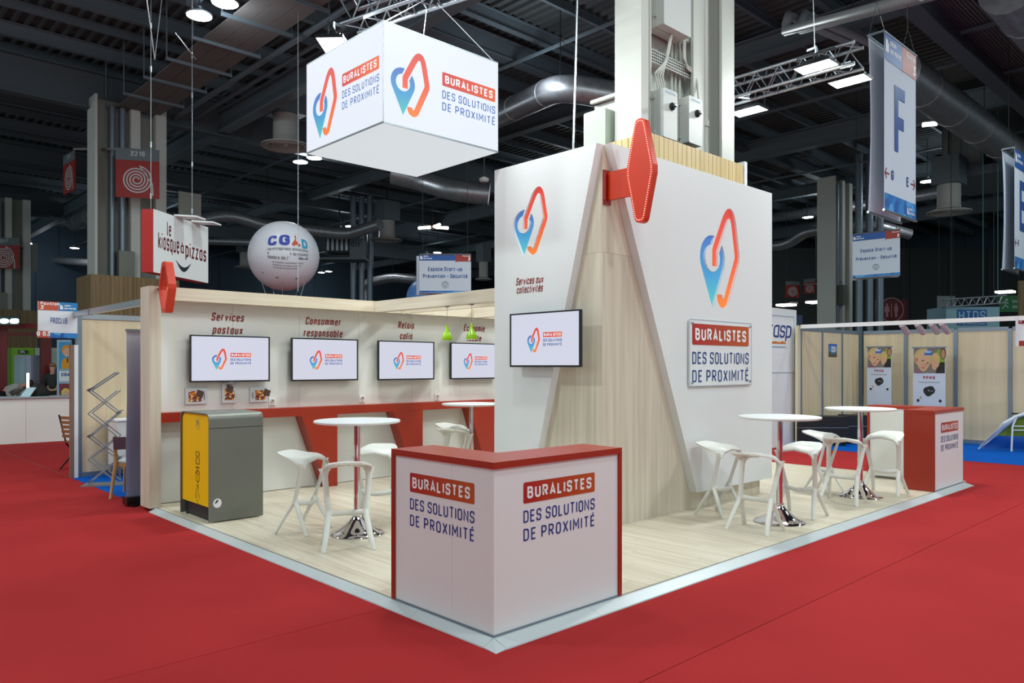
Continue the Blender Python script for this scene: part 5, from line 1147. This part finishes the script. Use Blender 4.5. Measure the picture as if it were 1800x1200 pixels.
gw = thing('green_booth_wall', 'green booth wall behind the far left frame', 'wall', at_d(40, 650, 27)); 
for x0_, x1_, c in ((-10, 20, (96, 140, 40)), (20, 60, (122, 176, 30)), (61, 72, (170, 190, 170)), (73, 104, (176, 190, 178))):
    a, b = at_d(x0_, 611, 27), at_d(x1_, 611, 27); MB().plate([[(0, -a.z), ((b-a).length-.01, -a.z), ((b-a).length-.01, 0), (0, 0)]], a, RT, Z, -.05, 0).build('wall_panel', mat('panel_%d' % x0_, c, .6), gw)
p = at_d(32, 618.5, 26.95); flat(gw, 'grey_plate', [[(0, -.06), (.34, -.06), (.34, .06), (0, .06)]], p, RT, Z, DARK, .01); text(gw, 'CRL', p+RT*.17-Z*.035, RT, Z, .075, WHT, align='c', w=.2, xs=1.3, off=.02)
fr = thing('glass_fridge', 'pale glass door fridge behind the white counter', 'fridge', at_d(40, 720, 23)); a = at_d(25, 624, 23)
MB().plate([[(0, -a.z), (.5, -a.z), (.5, 0), (0, 0)]], a, RT, Z, -.5, 0).build('fridge_body', mat('fridge_grey', (170, 178, 200), .5), fr); flat(fr, 'glass_door', [[(.03, -1.6), (.33, -1.6), (.33, -.1), (.03, -.1)]], a, RT, Z, mat('fridge_glass', (150, 178, 190), .2), .01); MB().bar(a+RT*.36-Z*1.2-FW*.03, a+RT*.36-Z*.4-FW*.03, .02).build('door_handle', ALU, fr)
bw = thing('blue_panel', 'blue panel behind the standing person', 'panel', at_d(76, 720, 25)); a, b = at_d(53, 644, 25), at_d(102, 644, 25); MB().plate([[(0, -a.z), ((b-a).length, -a.z), ((b-a).length, 0), (0, 0)]], a, RT, Z, -.05, 0).build('panel_board', mat('panel_blue', (24, 84, 160), .6), bw); MB().bar(a+RT*.0-Z*.3-FW*.02, a+RT*(b-a).length-Z*.3-FW*.02, .02, .01).build('rail', WHITE, bw)
# poster column
pc = thing('poster_column', 'pale blue poster column with drawn portraits behind the name sign', 'poster stand', at_d(114, 720, 19.9)); a = at_d(100, 597, 20.2); k = 20.2/1340
MB().plate([[(0, -1.5), (24*k, -1.5), (24*k, 0), (0, 0)]], a, RT, Z, -.06, 0).build('column_board', mat('column_pale_blue', (150, 180, 205), .5), pc); box('column_foot', (a.x-.1, a.y-.2, 0), (a.x+.35, a.y+.1, a.z-1.5), mat('column_pale_blue', (150, 180, 205), .5), pc)
def fl(n, pts, m, off=.004): return flat(pc, n, [[(x*k, -y*k) for x, y in pts]], a, RT, Z, m, off)
fl('upper_print', [(4, 4), (24, 4), (24, 51), (4, 51)], mat('print_blue', (60, 150, 200), .5)); fl('drawn_hair', ellipse(17, 18, 8.5, 9, 16), mat('hair_orange', (226, 140, 30), .5), .006); fl('drawn_face', ellipse(18, 22, 7, 8, 16), mat('skin_print', (222, 170, 140), .5), .008); fl('drawn_jacket', [(8, 51), (9, 37), (14, 32), (24, 32), (24, 51)], mat('jacket_yellow', (220, 150, 20), .5), .006); fl('drawn_tie', [(18, 32), (20, 32), (20, 40), (18, 40)], DARK, .01)
fl('middle_print', [(4, 55), (24, 55), (24, 73), (4, 73)], WHITE); text(pc, 'CGA', a+RT*(8*k)-Z*(64*k), RT, Z, .09, STX, width=.22, w=.26, off=.008)
fl('lower_print', [(4, 77), (24, 77), (24, 100), (4, 100)], mat('print_maroon', (130, 50, 60), .5)); fl('drawn_hair', ellipse(16, 93, 8, 8, 16), mat('hair_yellow', (226, 200, 90), .5), .006); fl('drawn_face', ellipse(17, 95, 5.5, 6, 16), mat('skin_print', (222, 170, 140), .5), .008)

# ---- people behind the white counter
def skin_mesh(name, joints, edges, m, parent):
    me = bpy.data.meshes.new(name); me.from_pydata([j[0] for j in joints], edges, [])
    o = bpy.data.objects.new(name, me); COL.objects.link(o)
    md = o.modifiers.new('skin', 'SKIN'); md.use_smooth_shade = True
    for i, j in enumerate(joints): me.skin_vertices[0].data[i].radius = (j[1], j[2] if len(j) > 2 else j[1])
    me.skin_vertices[0].data[0].use_root = True
    o.modifiers.new('sub', 'SUBSURF').levels = 1; o.modifiers['sub'].render_levels = 2
    me.materials.append(m); o.parent = parent; return o
def person(label, loc, rz, lean, hairc, topm, sitm):
    t = thing('person', label, 'person', loc, rz)
    def L(x, z, y=0): # bend the upper body forward (towards +x) about the hips
        dz = z-.95
        if dz <= 0: return (x, y, z)
        return (x*math.cos(lean)+dz*math.sin(lean), y, .95+dz*math.cos(lean)-x*math.sin(lean))
    hd = lean*.35
    J = [((0, 0, .95), .12, .15), (L(.02, 1.15), .11, .15), (L(.0, 1.36), .115, .17), (L(.0, 1.48), .06, .075), (L(.02, 1.56), .055), (L(.04, 1.62), .085, .075), (L(.05, 1.70), .095, .078), (L(.04, 1.77), .07, .06)]
    E = [(0, 1), (1, 2), (2, 3), (3, 4), (4, 5), (5, 6), (6, 7)]
    for s in (-1, 1):
        n = len(J); J += [(L(.0, 1.42, s*.17), .06), (L(.06, 1.16, s*.23), .047), (L(.26, 1.02, s*.19) if lean < .5 else (L(.06, 1.16)[0]+.12, s*.2, L(.06, 1.16)[2]-.22), .036), ((L(.34, 1.0, s*.15)) if lean < .5 else (L(.06, 1.16)[0]+.2, s*.17, L(.06, 1.16)[2]-.28), .034, .02), ((0.0, s*.1, .88), .1), ((.02, s*.11, .5), .06), ((-.01, s*.12, .09), .042), ((.16, s*.13, .035), .035, .045)]
        E += [(2, n), (n, n+1), (n+1, n+2), (n+2, n+3), (0, n+4), (n+4, n+5), (n+5, n+6), (n+6, n+7)]
    skin_mesh('body', J, E, mat('skin_tone', (196, 150, 124), .6), t)
    G_ = lambda j, d: (j[0], *[r+d for r in j[1:]])
    tj = [G_(J[i], .022) for i in (0, 1, 2, 3)]; te = [(0, 1), (1, 2), (2, 3)]
    for s in (0, 1):
        n = len(tj); b = 8+s*8; tj += [G_(J[b], .02), G_(J[b+1], .018), G_(J[b+2], .014)]; te += [(2, n), (n, n+1), (n+1, n+2)]
    skin_mesh('sweater', tj, te, topm, t)
    pj = [G_(J[0], .012)]; pe = []
    for s in (0, 1):
        n = len(pj); b = 12+s*8; pj += [G_(J[b], .02), G_(J[b+1], .02), G_(J[b+2], .025)]; pe += [(0, n), (n, n+1), (n+1, n+2)]
    skin_mesh('trousers', pj, pe, sitm, t)
    h = Vector(L(.03, 1.715)); M_ = Matrix.Translation(h) @ Matrix.Rotation(lean, 4, 'Y')
    MB().lathe([(max(0, .108*math.sin(PI*i/10)), -.03+.10*-math.cos(PI*i/10)*(.35 if i < 5 else 1)) for i in range(11)], (0, 0, 0), 16, Matrix.Scale(.9, 4, (0, 1, 0))).v
    mb = MB().lathe([(max(0, .108*math.sin(PI*i/10)), .1*-math.cos(PI*i/10)*(.3 if i < 5 else 1)) for i in range(11)], (0, 0, 0), 16, Matrix.Scale(.86, 4, (0, 1, 0))); mb.v = [M_ @ (v+Vector((-.012, 0, 0))) for v in mb.v]; mb.build('hair', mat('hair_%d' % hairc[0], hairc, .7), t, smooth=80, world=False)
    f = MB()
    for q, sz in (((.135, 0, -.02), (.03, .022, .04)), ((.122, -.03, .012), (.012, .018, .01)), ((.122, .03, .012), (.012, .018, .01)), ((.118, 0, -.065), (.012, .04, .01))):
        n = len(f.v); f.cbox(q, sz)
    f.v = [M_ @ v for v in f.v]; f.build('face_features', mat('face_shade', (150, 100, 84), .6), t, world=False)
    return t
yawv = math.atan2(FW.y, FW.x)
p = at_d(92, 643, 22.6); person('person in dark green sweater standing with back turned behind the white counter', (p.x, p.y, 0), yawv+.5, .18, (150, 112, 84), mat('sweater_dark_green', (38, 46, 42), .8), mat('trousers_black', (18, 18, 20), .8))
p = at_d(8, 643, 21.6); person('person in pale top bending forward behind the white counter', (p.x, p.y, 0), YAW-PI/2, 1.2, (40, 28, 24), mat('top_pale', (176, 172, 168), .8), mat('trousers_dark', (24, 22, 24), .8))
bg = thing('black_bag', 'black bag lying on the white counter', 'bag', at_y(68, 695, 19.95)); p = at_y(68, 692, 19.95); p.z = 1.021
MB().lathe([(0, 0), (.2, 0), (.24, .07), (.18, .17), (.1, .26), (0, .29)], p, 14).build('bag_body', mat('bag_black', (14, 14, 16), .8), bg, smooth=60); MB().tube([p+Vector((-.08, 0, .22)), p+Vector((-.05, 0, .34)), p+Vector((.05, 0, .34)), p+Vector((.08, 0, .22))], .012, 6).build('handle', BLACK, bg)
pp = thing('paper_sheet', 'pale sheet of paper standing on the white counter', 'paper', at_y(35, 691, 19.8)); p = at_y(35, 692, 19.8); p.z = 1.021; MB().add([p, p+RT*.22, p+RT*.3+Z*.2+FW*.1, p+RT*.1+Z*.2+FW*.1, p+FW*.002+Z*.0, p+RT*.22+FW*.002, p+RT*.3+Z*.2+FW*.102, p+RT*.1+Z*.2+FW*.102], [(0, 1, 2, 3), (7, 6, 5, 4), (0, 4, 5, 1), (2, 6, 7, 3)]).build('sheet', mat('paper_blue_white', (190, 215, 225), .6), pp)
lt = thing('light_stick', 'glowing vertical light stick behind the white counter', 'lamp', at_y(49, 690, 19.9)); p = at_y(49, 691, 19.9); p.z = 1.021; MB().tube([p+Z*.02, p+Z*.52], .025, 8).build('tube', mat('stick_glow', (255, 250, 225), .3, emit=4), lt); MB().lathe([(0, 0), (.08, 0), (.08, .02), (0, .02)], p, 12).build('foot', ALU, lt)

# ================================================================== RIGHT SIDE BOOTHS
rb = thing('booth_partition', 'long wood partition with grey posts behind the far counter', 'partition', (18.85, 5, 0))
ys = [7.6-1.045*i for i in range(13)]
for a, b in zip([7.56]+ys[1:], ys[1:]):
    box('wood_panel', (18.86, b+.04, .08), (18.89, a-.04, 2.46), BEECH, rb); box('frame_post', (18.83, b-.04, 0), (18.91, b+.04, 2.5), ALUD, rb); box('top_rail', (18.85, b+.04, 2.46), (18.9, a-.04, 2.54), ALUD, rb); box('bottom_rail', (18.84, b+.04, 0), (18.9, a-.04, .08), ALUD, rb)
rb = thing('booth_partition', 'short wood partition with small poster right of the white booth panel', 'partition', (17.3, 7.62, 0))
box('frame_post', (18.83, 7.605, 0), (18.91, 7.68, 2.5), ALUD, rb)
xs = [15.78, 16.81, 17.85, 18.83]
for a, b in zip(xs, xs[1:]):
    box('wood_panel', (a+.04, 7.61, .08), (b-.04, 7.64, 2.46), BEECH, rb); box('frame_post', (a-.04, 7.6, 0), (a+.04, 7.66, 2.5), ALUD, rb); box('top_rail', (a+.04, 7.6, 2.46), (b-.04, 7.65, 2.54), ALUD, rb); box('bottom_rail', (a+.04, 7.6, 0), (b-.04, 7.65, .08), ALUD, rb)
box('cream_return', (15.62, 7.6, 0), (15.74, 7.66, 2.56), mat('cream_board', (216, 208, 176), .5), rb)
fb = thing('booth_front_beam', 'white front beam with clip spotlights above the right booth', 'beam', (15.75, 5.5, 2.5))
box('beam', (15.68, 1.2, 2.5), (15.75, 7.57, 2.58), WHITE, fb); box('end_post', (15.68, 1.1, 0), (15.75, 1.2, 2.58), ALUD, fb)
for q in (1585, 1612, 1637, 1655):
    p = at_x(q, 560, 15.7); m = MB().tube([(15.70, p.y, 2.5), (15.9, p.y-.05, 2.33)], .055, 10); m.build('clip_spotlight', mat('spot_housing', (190, 180, 178), .4), fb, smooth=40)
# white panel with blue lettering
a = at_z(1300, 783, 0); rp = thing('white_booth_panel', 'white booth panel with blue handwriting letters right of the tower', 'panel', (15.3, 8.0, 0)); O = Vector((14.2, 8.0, 0)); RR = Vector((.8, .04, 0)).normalized()
e = at_y(1400, 545, 7.75); w = 2.2; O = Vector((e.x, e.y, 0))-X*w; hp = e.z
MB().plate([[(0, 0), (w, 0), (w, hp), (0, hp)]], O, X, Z, -.1, 0).build('panel_board', WHITE, rp); 
MB().plate([[(w-1.2, hp-1.35), (w-.12, hp-1.35), (w-.12, hp-.14), (w-1.2, hp-.14)], [(w-1.18, hp-1.33), (w-1.18, hp-.16), (w-.14, hp-.16), (w-.14, hp-1.33)]], O, X, Z, 0, .012).build('picture_frame', mat('frame_pale', (196, 210, 220), .4), rp)
f = at_y(1350, 592, 7.75); f2 = at_y(1386, 592, 7.75); text(rp, 'rasp', Vector((f.x, f.y, f.z)), X, Z, .36, mat('lettering_navy', (24, 52, 130), .4), width=(f2.x-f.x)*1.1, w=.11, track=.08, slant=.2, off=.006)
flat(rp, 'orange_line', [[(0, 0), (.75, 0), (.75, .03), (.6, .06), (.5, .03), (.3, .05), (0, .03)]], (f.x, f.y, f.z-.13), X, Z, mat('line_orange', (214, 120, 30), .5), .006); flat(rp, 'grey_caption', [[(0, 0), (.75, 0), (.75, .025), (0, .025)]], (f.x, f.y, f.z-.21), X, Z, mat('caption_grey', (150, 168, 186), .5), .006)
box('navy_block', (e.x+.02, e.y, 2.62), (e.x+.28, e.y+.1, e.z-.1), mat('navy_block', (24, 40, 74), .5), rp); box('navy_block_post', (e.x+.1, e.y+.02, 0), (e.x+.18, e.y+.08, 2.62), ALUD, rp)
# poster on the partition
po = thing('wall_poster', 'small blue and yellow poster on the left part of the wood partition', 'poster', (17.4, 7.6, 1.9)); a, b = at_y(1457, 604, 7.6), at_y(1471, 627, 7.6)
MB().plate([[(a.x, b.z), (b.x, b.z), (b.x, a.z), (a.x, a.z)]], (0, 7.602, 0), X, Z, 0, .006).build('poster_print', grad('poster_print', [(0, (70, 64, 60)), (.35, (90, 90, 90)), (.5, (60, 140, 200)), (1, (30, 90, 180))], 'Z'), po); w = b.x-a.x; h = a.z-b.z; O = Vector((a.x, 7.602, b.z))
flat(po, 'yellow_field', [[(w*.55, h*.35), (w*.85, h*.35), (w*.85, h*.75), (w*.55, h*.75)]], O, X, Z, YELL, .008); flat(po, 'blue_badge', [rrect(w*.2, h*.25, w*.75, h*.68, .04)], O, X, Z, mat('badge_cyan', (30, 130, 180), .5), .009); text(po, 'CES', O+X*(w*.47)+Z*(h*.36), X, Z, .13, WHT, width=w*.42, align='c', w=.24, off=.011)
# roll-ups with a child's portrait
def portrait_rollup(label, y1, y0, x, zt):
    t = thing('roll_up_banner', label, 'banner', (x, (y0+y1)/2, 0), 0, 'portrait roll up banners'); w = y1-y0; O = Vector((x, y1, 0)); R = -Y
    MB().plate([[(0, .1), (w, .1), (w, zt), (0, zt)]], O, R, Z, -.004, 0).build('print', mat('rollup_white', (206, 214, 228), .5), t); box('top_clip', (x-.015, y0-.02, zt), (x+.015, y1+.02, zt+.03), ALUD, t); box('base_cassette', (x-.1, y0-.02, 0), (x+.12, y1+.02, .1), ALUD, t); MB().tube([(x+.05, (y0+y1)/2, .1), (x+.02, (y0+y1)/2, zt)], .01, 6).build('support_pole', ALU, t)
    def f(n, pts, c, off): return flat(t, n, [[(u*w, zt-v*w) for u, v in pts]], O, R, Z, mat('print_%d_%d_%d' % c, c, .5), off)
    f('photo_ground', [(.02, .0), (.98, .0), (.98, .84), (.02, .84)], (124, 118, 104), .002); f('dark_corner', [(.78, .48), (.98, .48), (.98, .84), (.7, .84)], (24, 26, 22), .003); f('green_jacket', [(.72, .1), (.82, .04), (.98, .04), (.98, .5), (.8, .5)], (138, 158, 50), .003); f('far_hair', ellipse(.93, .18, .09, .2, 16), (96, 66, 50), .004); f('far_face', ellipse(.93, .2, .06, .15, 16), (186, 130, 100), .005)
    f('second_hair', ellipse(.7, .42, .13, .26, 18), (206, 176, 110), .004); f('second_face', ellipse(.67, .56, .09, .18, 18), (214, 164, 130), .005)
    f('child_hair', ellipse(.33, .32, .30, .33, 24), (200, 170, 112), .006); f('child_ear', ellipse(.1, .38, .045, .08, 12), (196, 140, 106), .007); f('child_face', [(.12, .34), (.3, .2), (.46, .26), (.53, .42), (.5, .62), (.38, .78), (.27, .78), (.16, .62)], (216, 166, 134), .007); f('child_fringe', [(.1, .3), (.2, .08), (.45, .04), (.58, .3), (.5, .4), (.44, .26), (.28, .22), (.15, .36)], (206, 178, 122), .008)
    f('child_eye', ellipse(.31, .42, .04, .022, 10), (70, 60, 54), .008); f('child_eye', ellipse(.46, .5, .032, .02, 10), (70, 60, 54), .008); f('child_nose', [(.37, .5), (.41, .58), (.36, .59)], (190, 136, 108), .008); f('child_mouth', ellipse(.32, .66, .06, .02, 10), (170, 84, 80), .008)
    f('striped_scarf', [(.08, .72), (.24, .76), (.3, .84), (.08, .84)], (150, 90, 120), .008); f('blue_house_badge', [(.36, .24), (.36, .12), (.48, .04), (.6, .12), (.6, .24)], (30, 100, 190), .009); text(t, 'Secur', O+R*(w*.48)+Z*(zt-.16*w), R, Z, .06, WHT, width=.2*w, align='c', w=.18, off=.011)
    text(t, 'PPMS', O+R*(w*.5)+Z*(zt-1.04*w), R, Z, .105*w, mat('ppms_red', (170, 30, 50), .5), width=.36*w, align='c', w=.24, track=.3, off=.004); text(t, 'Plan Particulier de Mise en Surete', O+R*(w*.5)+Z*(zt-1.16*w), R, Z, .032*w, DARK, width=.64*w, align='c', w=.18, off=.004)
    f('black_device', [(.32, 1.4), (.36, 1.33), (.52, 1.27), (.62, 1.28), (.69, 1.4), (.66, 1.5), (.5, 1.62), (.42, 1.6), (.34, 1.5)], (20, 20, 22), .004); f('device_light', ellipse(.5, 1.42, .03, .03, 10), (150, 150, 156), .006); f('device_line', [(.56, 1.46), (.62, 1.4), (.63, 1.41), (.57, 1.47)], (190, 190, 196), .006)
    f('orange_dot', ellipse(.24, 1.66, .035, .04, 12), (200, 150, 110), .004); f('black_dot', ellipse(.16, 1.76, .045, .05, 12), (22, 22, 24), .004); f('black_dot', ellipse(.84, 1.76, .045, .05, 12), (22, 22, 24), .004); f('blue_foot', [(0, (zt-.5)/w), (1, (zt-.5)/w), (1, zt/w-.12), (0, zt/w-.12)], (30, 90, 170), .003)
p, q = at_x(1605, 612, 18.2), at_x(1662, 612, 18.2); portrait_rollup('right portrait roll up banner behind the red counter top', p.y, q.y, 18.2, p.z)
p, q = at_x(1524, 611, 18.35), at_x(1567, 611, 18.35); portrait_rollup('left portrait roll up banner behind the right bar table', p.y, q.y, 18.35, p.z)
# black flight cases
for i, (q0, q1, d, lab) in enumerate(((1403, 1492, 16.2, 'wide black flight case in front of the wood partition'), (1490, 1530, 16.6, 'narrow black flight case left of the portrait banner'))):
    a, b = at_d(q0, 741, d), at_d(q1, 741, d); a.z = b.z = 0; w = (b-a).length; h = .62; t = thing('flight_case', lab, 'case', (a+b)/2, 0, 'black flight cases'); CASE = mat('case_black', (20, 20, 22), .5)
    MB().plate([[(0, .1), (w, .1), (w, h*.62), (0, h*.62)]], a, RT, Z, -.5, 0).build('case_body', CASE, t); MB().plate([[(0, h*.63), (w, h*.63), (w, h), (0, h)]], a, RT, Z, -.5, 0).build('case_lid', CASE, t); MB().bar(a+Z*h*.625, a+RT*w+Z*h*.625, .012).build('metal_edge', ALUD, t)
    for u in (.08, w-.08):
        for v in (.06, .42): c = a+RT*u+FW*v; MB().tube([(c.x-.02, c.y, .05), (c.x+.02, c.y, .05)], .05, 10).build('castor', BLACK, t)
# table under a fallen banner
tb_ = thing('folding_table', 'white legged table under the draped banner at the right edge', 'table', at_z(1790, 800, 0)); p = at_z(1778, 793, 0)
MB().tube([p, p+RT*.02+Z*.5, p+RT*.12+Z*.72], .018, 8).build('leg', WHITE, tb_, smooth=50); MB().tube([p+RT*.9, p+RT*.9+Z*.7], .018, 8).build('leg', WHITE, tb_); MB().tube([p+RT*.01+Z*.42, p+RT*.9+Z*.42], .012, 6).tube([p+RT*.01+Z*.5, p+RT*.9+Z*.5], .012, 6).build('stretcher', WHITE, tb_); MB().plate([[(.2, .72), (1.1, .72), (1.1, .75), (.2, .75)]], p, RT, Z, -.3, .0).build('table_top', BLACK, tb_)
db = thing('draped_banner', 'blue green and white banner draped over the table at the right edge', 'banner', at_z(1740, 790, 0))
def drape(name, pts_lo, pts_hi, m, off): 
    rows = [[at_d(*(Vector(a).lerp(Vector(b), k/4)), 15.0+off+.35*math.sin(k*.9+j)*.12) for j, (a, b) in enumerate(zip(pts_lo, pts_hi))] for k in range(5)]
    for r in rows:
        for v in r: v.z = max(v.z, .012)
    MB().grid(rows, thick=FW*.01).build(name, m, db, smooth=60)
drape('blue_field', [(1726, 788), (1745, 788), (1770, 788), (1830, 790)], [(1742, 772), (1756, 765), (1774, 766), (1830, 768)], mat('drape_blue', (24, 84, 170), .5), .35)
drape('green_field', [(1740, 774), (1756, 765), (1774, 766), (1830, 768)], [(1764, 752), (1776, 744), (1788, 732), (1830, 722)], mat('drape_green', (120, 140, 30), .5), .33)
drape('white_edge', [(1720, 789), (1738, 777), (1766, 754), (1790, 734), (1830, 724)], [(1723, 783), (1752, 756), (1763, 742), (1786, 729), (1830, 715)], mat('drape_white', (206, 210, 224), .5), .2)
# edge sign at the right border
p = at_d(1787, 556, 13.4); sgn = thing('booth_name_sign', 'booth name sign cut by the right edge of the photo', 'sign', p); R = RT; hS = 52*13.4/1340; wS = .75
MB().plate([[(0, -hS), (wS, -hS), (wS, 0), (0, 0)]], p, R, Z, -.03, 0).build('sign_panel', mat('sign_white', (226, 230, 236), .5), sgn); flat(sgn, 'red_header', [[(.03, -hS*.25), (wS*.5, -hS*.25), (wS*.5, 0), (.03, 0)]], p, R, Z, SRED, .003); flat(sgn, 'red_footer', [[(.04, -hS), (wS*.28, -hS), (wS*.28, -hS*.82), (.04, -hS*.82)]], p, R, Z, SRED, .003); text(sgn, '3', p+R*.05-Z*(hS*.2), R, Z, .06, WHT, w=.24, off=.006); text(sgn, 'KE', p+R*.18-Z*(hS*.57), R, Z, .07, STX, w=.2, off=.006); MB().bar(p+R*.6-Z*hS, Vector(((p+R*.6).x, (p+R*.6).y, 0)), .04).build('sign_post', ALUD, sgn)
# ---- far wall fittings on the right
def far_panel(name, label, cat, q0, q1, d, m, th=.05):
    a, b = at_d(*q0, d), at_d(*q1, d); t = thing(name, label, cat, (a.x, a.y, b.z)); w = (b-a).dot(RT); h = a.z-b.z
    MB().plate([[(0, -h), (w, -h), (w, 0), (0, 0)]], a, RT, Z, -th, 0).build('panel', m, t); return t, a, w, h
def hang(t, a, w): 
    for u in (.1, .9): e = a+RT*w*u-FW*-.02; MB().tube([e, (e.x, e.y, 11.255)], .012, 5).build('hanging_wire', DARK, t)
t, a, w, h = far_panel('restroom_sign', 'far grey sign with the letters WC', 'sign', (1449, 537), (1472, 562), 40, mat('wc_grey', (150, 156, 160), .5)); hang(t, a, w); text(t, 'WC', a+RT*(w*.5)-Z*(h*.55), RT, Z, h*.36, DARK, width=w*.66, align='c', w=.2, off=.01); text(t, 'SERVICE', a+RT*(w*.5)-Z*(h*.74), RT, Z, h*.09, DARK, width=w*.6, align='c', w=.2, off=.01)
t, a, w, h = far_panel('restroom_sign', 'far dark red round restroom sign with two figures', 'sign', (1539, 527), (1595, 562), 40, mat('toilet_red', (92, 22, 30), .6)); hang(t, a, w); PK = mat('toilet_pink', (176, 120, 124), .5)
cxx, czz = w*.5, -h*.5; MB().plate([ellipse(cxx, czz, h*.62, h*.62, 32), list(reversed(ellipse(cxx, czz, h*.57, h*.57, 32)))], a, RT, Z, .0, .02).build('ring', PK, t)
for s in (-1, 1): flat(t, 'figure', [ellipse(cxx+s*h*.23, czz+h*.27, h*.06, h*.06, 12), [(cxx+s*h*.23-h*.1, czz+h*.19), (cxx+s*h*.23+h*.1, czz+h*.19), (cxx+s*h*.23+h*(.14 if s < 0 else .1), czz-h*.1), (cxx+s*h*.23+h*.06, czz-h*.1), (cxx+s*h*.23+h*.06, czz-h*.36), (cxx+s*h*.23-h*.06, czz-h*.36), (cxx+s*h*.23-h*.06, czz-h*.1), (cxx+s*h*.23-h*(.14 if s < 0 else .1), czz-h*.1)]], a, RT, Z, PK, .012)
flat(t, 'divider', [[(cxx-h*.02, czz-h*.36), (cxx+h*.02, czz-h*.36), (cxx+h*.02, czz+h*.33), (cxx-h*.02, czz+h*.33)]], a, RT, Z, PK, .012)
t, a, w, h = far_panel('exit_sign', 'green emergency exit sign at the right edge', 'sign', (1757, 519), (1795, 548), 36, mat('exit_green', (24, 92, 48), .5, emit=.1)); hang(t, a, w); EW = mat('exit_white', (180, 200, 190), .5); text(t, 'sortie', a+RT*(w*.58)-Z*(h*.45), RT, Z, h*.22, EW, w=.2, off=.01); text(t, 'de secours', a+RT*(w*.58)-Z*(h*.78), RT, Z, h*.22, EW, w=.2, off=.01); strokes(t, 'running_figure', [[(w*.12, -h*.8), (w*.25, -h*.6), (w*.28, -h*.38)], [(w*.26, -h*.55), (w*.4, -h*.75)], [(w*.14, -h*.45), (w*.28, -h*.38), (w*.4, -h*.5)], ['c']+ellipse(w*.33, -h*.26, w*.03, w*.03, 8)], a, RT, Z, EW, h*.07, .01)
t, a, w, h = far_panel('arrow_sign', 'far white sign with dark arrow left of the blue letter box', 'sign', (1648, 520), (1679, 552), 38, mat('arrow_white', (130, 140, 146), .5)); hang(t, a, w); strokes(t, 'arrow', [[(w*.65, -h*.95), (w*.65, -h*.65, .12), (w*.3, -h*.65)]], a, RT, Z, DARK, h*.14, .01); flat(t, 'dot', [ellipse(w*.35, -h*.82, w*.07, w*.07, 10)], a, RT, Z, DARK, .01)
t, a, w, h = far_panel('letter_box_sign', 'pale hanging box with large blue capital letters at the right', 'sign', (1663, 539), (1757, 600), 26, mat('htds_pale', (134, 170, 186), .5), 1.2); hang(t, a, w); SB2 = mat('htds_blue', (24, 84, 160), .5); flat(t, 'blue_field', [[(w*.2, -h*.42), (w*.76, -h*.42), (w*.76, -h*.08), (w*.2, -h*.08)], [(w*.2, -h*.54), (w*.76, -h*.54), (w*.76, -h*.44), (w*.2, -h*.44)]], a, RT, Z, SB2, .01); text(t, 'HTDS', a+RT*(w*.48)-Z*(h*.39), RT, Z, h*.27, mat('htds_letters', (150, 190, 210), .5), width=w*.5, align='c', w=.14, off=.02); text(t, 'Hi-Tech Detection Systems', a+RT*(w*.48)-Z*(h*.51), RT, Z, h*.06, EW, width=w*.5, align='c', w=.18, off=.02)
e0, e1 = at_d(1660, 533, 26), at_d(1765, 526, 26); make_truss('hanging_truss', 'small dim truss above the pale letter box at the right', e0, e1, .25, 8)
for q in ((1500+28, 0), (1700, 0)): pass
for q0, lb_ in ((1728, 'dim greenish cable holding the small truss'), (1754, 'dim greenish cable pair right of the small truss cable')):
    p = at_d(q0, 526, 26); lone(MB().tube([p, (p.x, p.y, 11.255)], .014, 5), 'hanging_cable', mat('cable_teal', (60, 130, 130), .5), lb_, 'cable', p)
for q, lb_ in (((1382, 536), 'low strip lamp behind the white booth panel'), ((1434, 531), 'strip lamp left of the far letter sign'), ((1477, 529), 'strip lamp right of the far letter sign'), ((1767, 513), 'bright strip lamp above the green exit sign')):
    p = at_d(*q, 42); t = thing('strip_lamp', lb_, 'lamp', p, 0, 'far strip lamps'); MB().cbox(p, (.8, .8, .1)).build('lamp_glass', TUBEE, t); MB().cbox(p+Z*.1, (.9, .9, .1)).build('housing', DARK, t); MB().tube([p+Z*.15, (p.x, p.y, 11.255)], .015, 5).build('rod', DARK, t)
bl = thing('back_fascia', 'dark low fascia wall far behind the right booths', 'wall', (40, 20, 0))
a, b = at_d(1330, 500, 46), at_d(1870, 500, 46); n_ = 8; dd = (b-a)/n_
for i in range(n_):
    p = a+dd*i; MB().plate([[(0, -p.z), (dd.length-.03, -p.z), (dd.length-.03, 2.2), (0, 2.2)]], p, dd.normalized(), Z, -.1, 0).build('fascia_panel', mat('fascia_dark', (26, 32, 36), .7), bl)
wd = thing('wood_pillar', 'wooden pillar edge at the right border behind the exit sign', 'pillar', at_d(1797, 640, 30)); a = at_d(1792, 493, 30)
for i in range(3): p = a+RT*.3*i; MB().plate([[(0, -p.z), (.29, -p.z), (.29, 0), (0, 0)]], p, RT, Z, -.1, 0).build('slat', DULLW, wd)
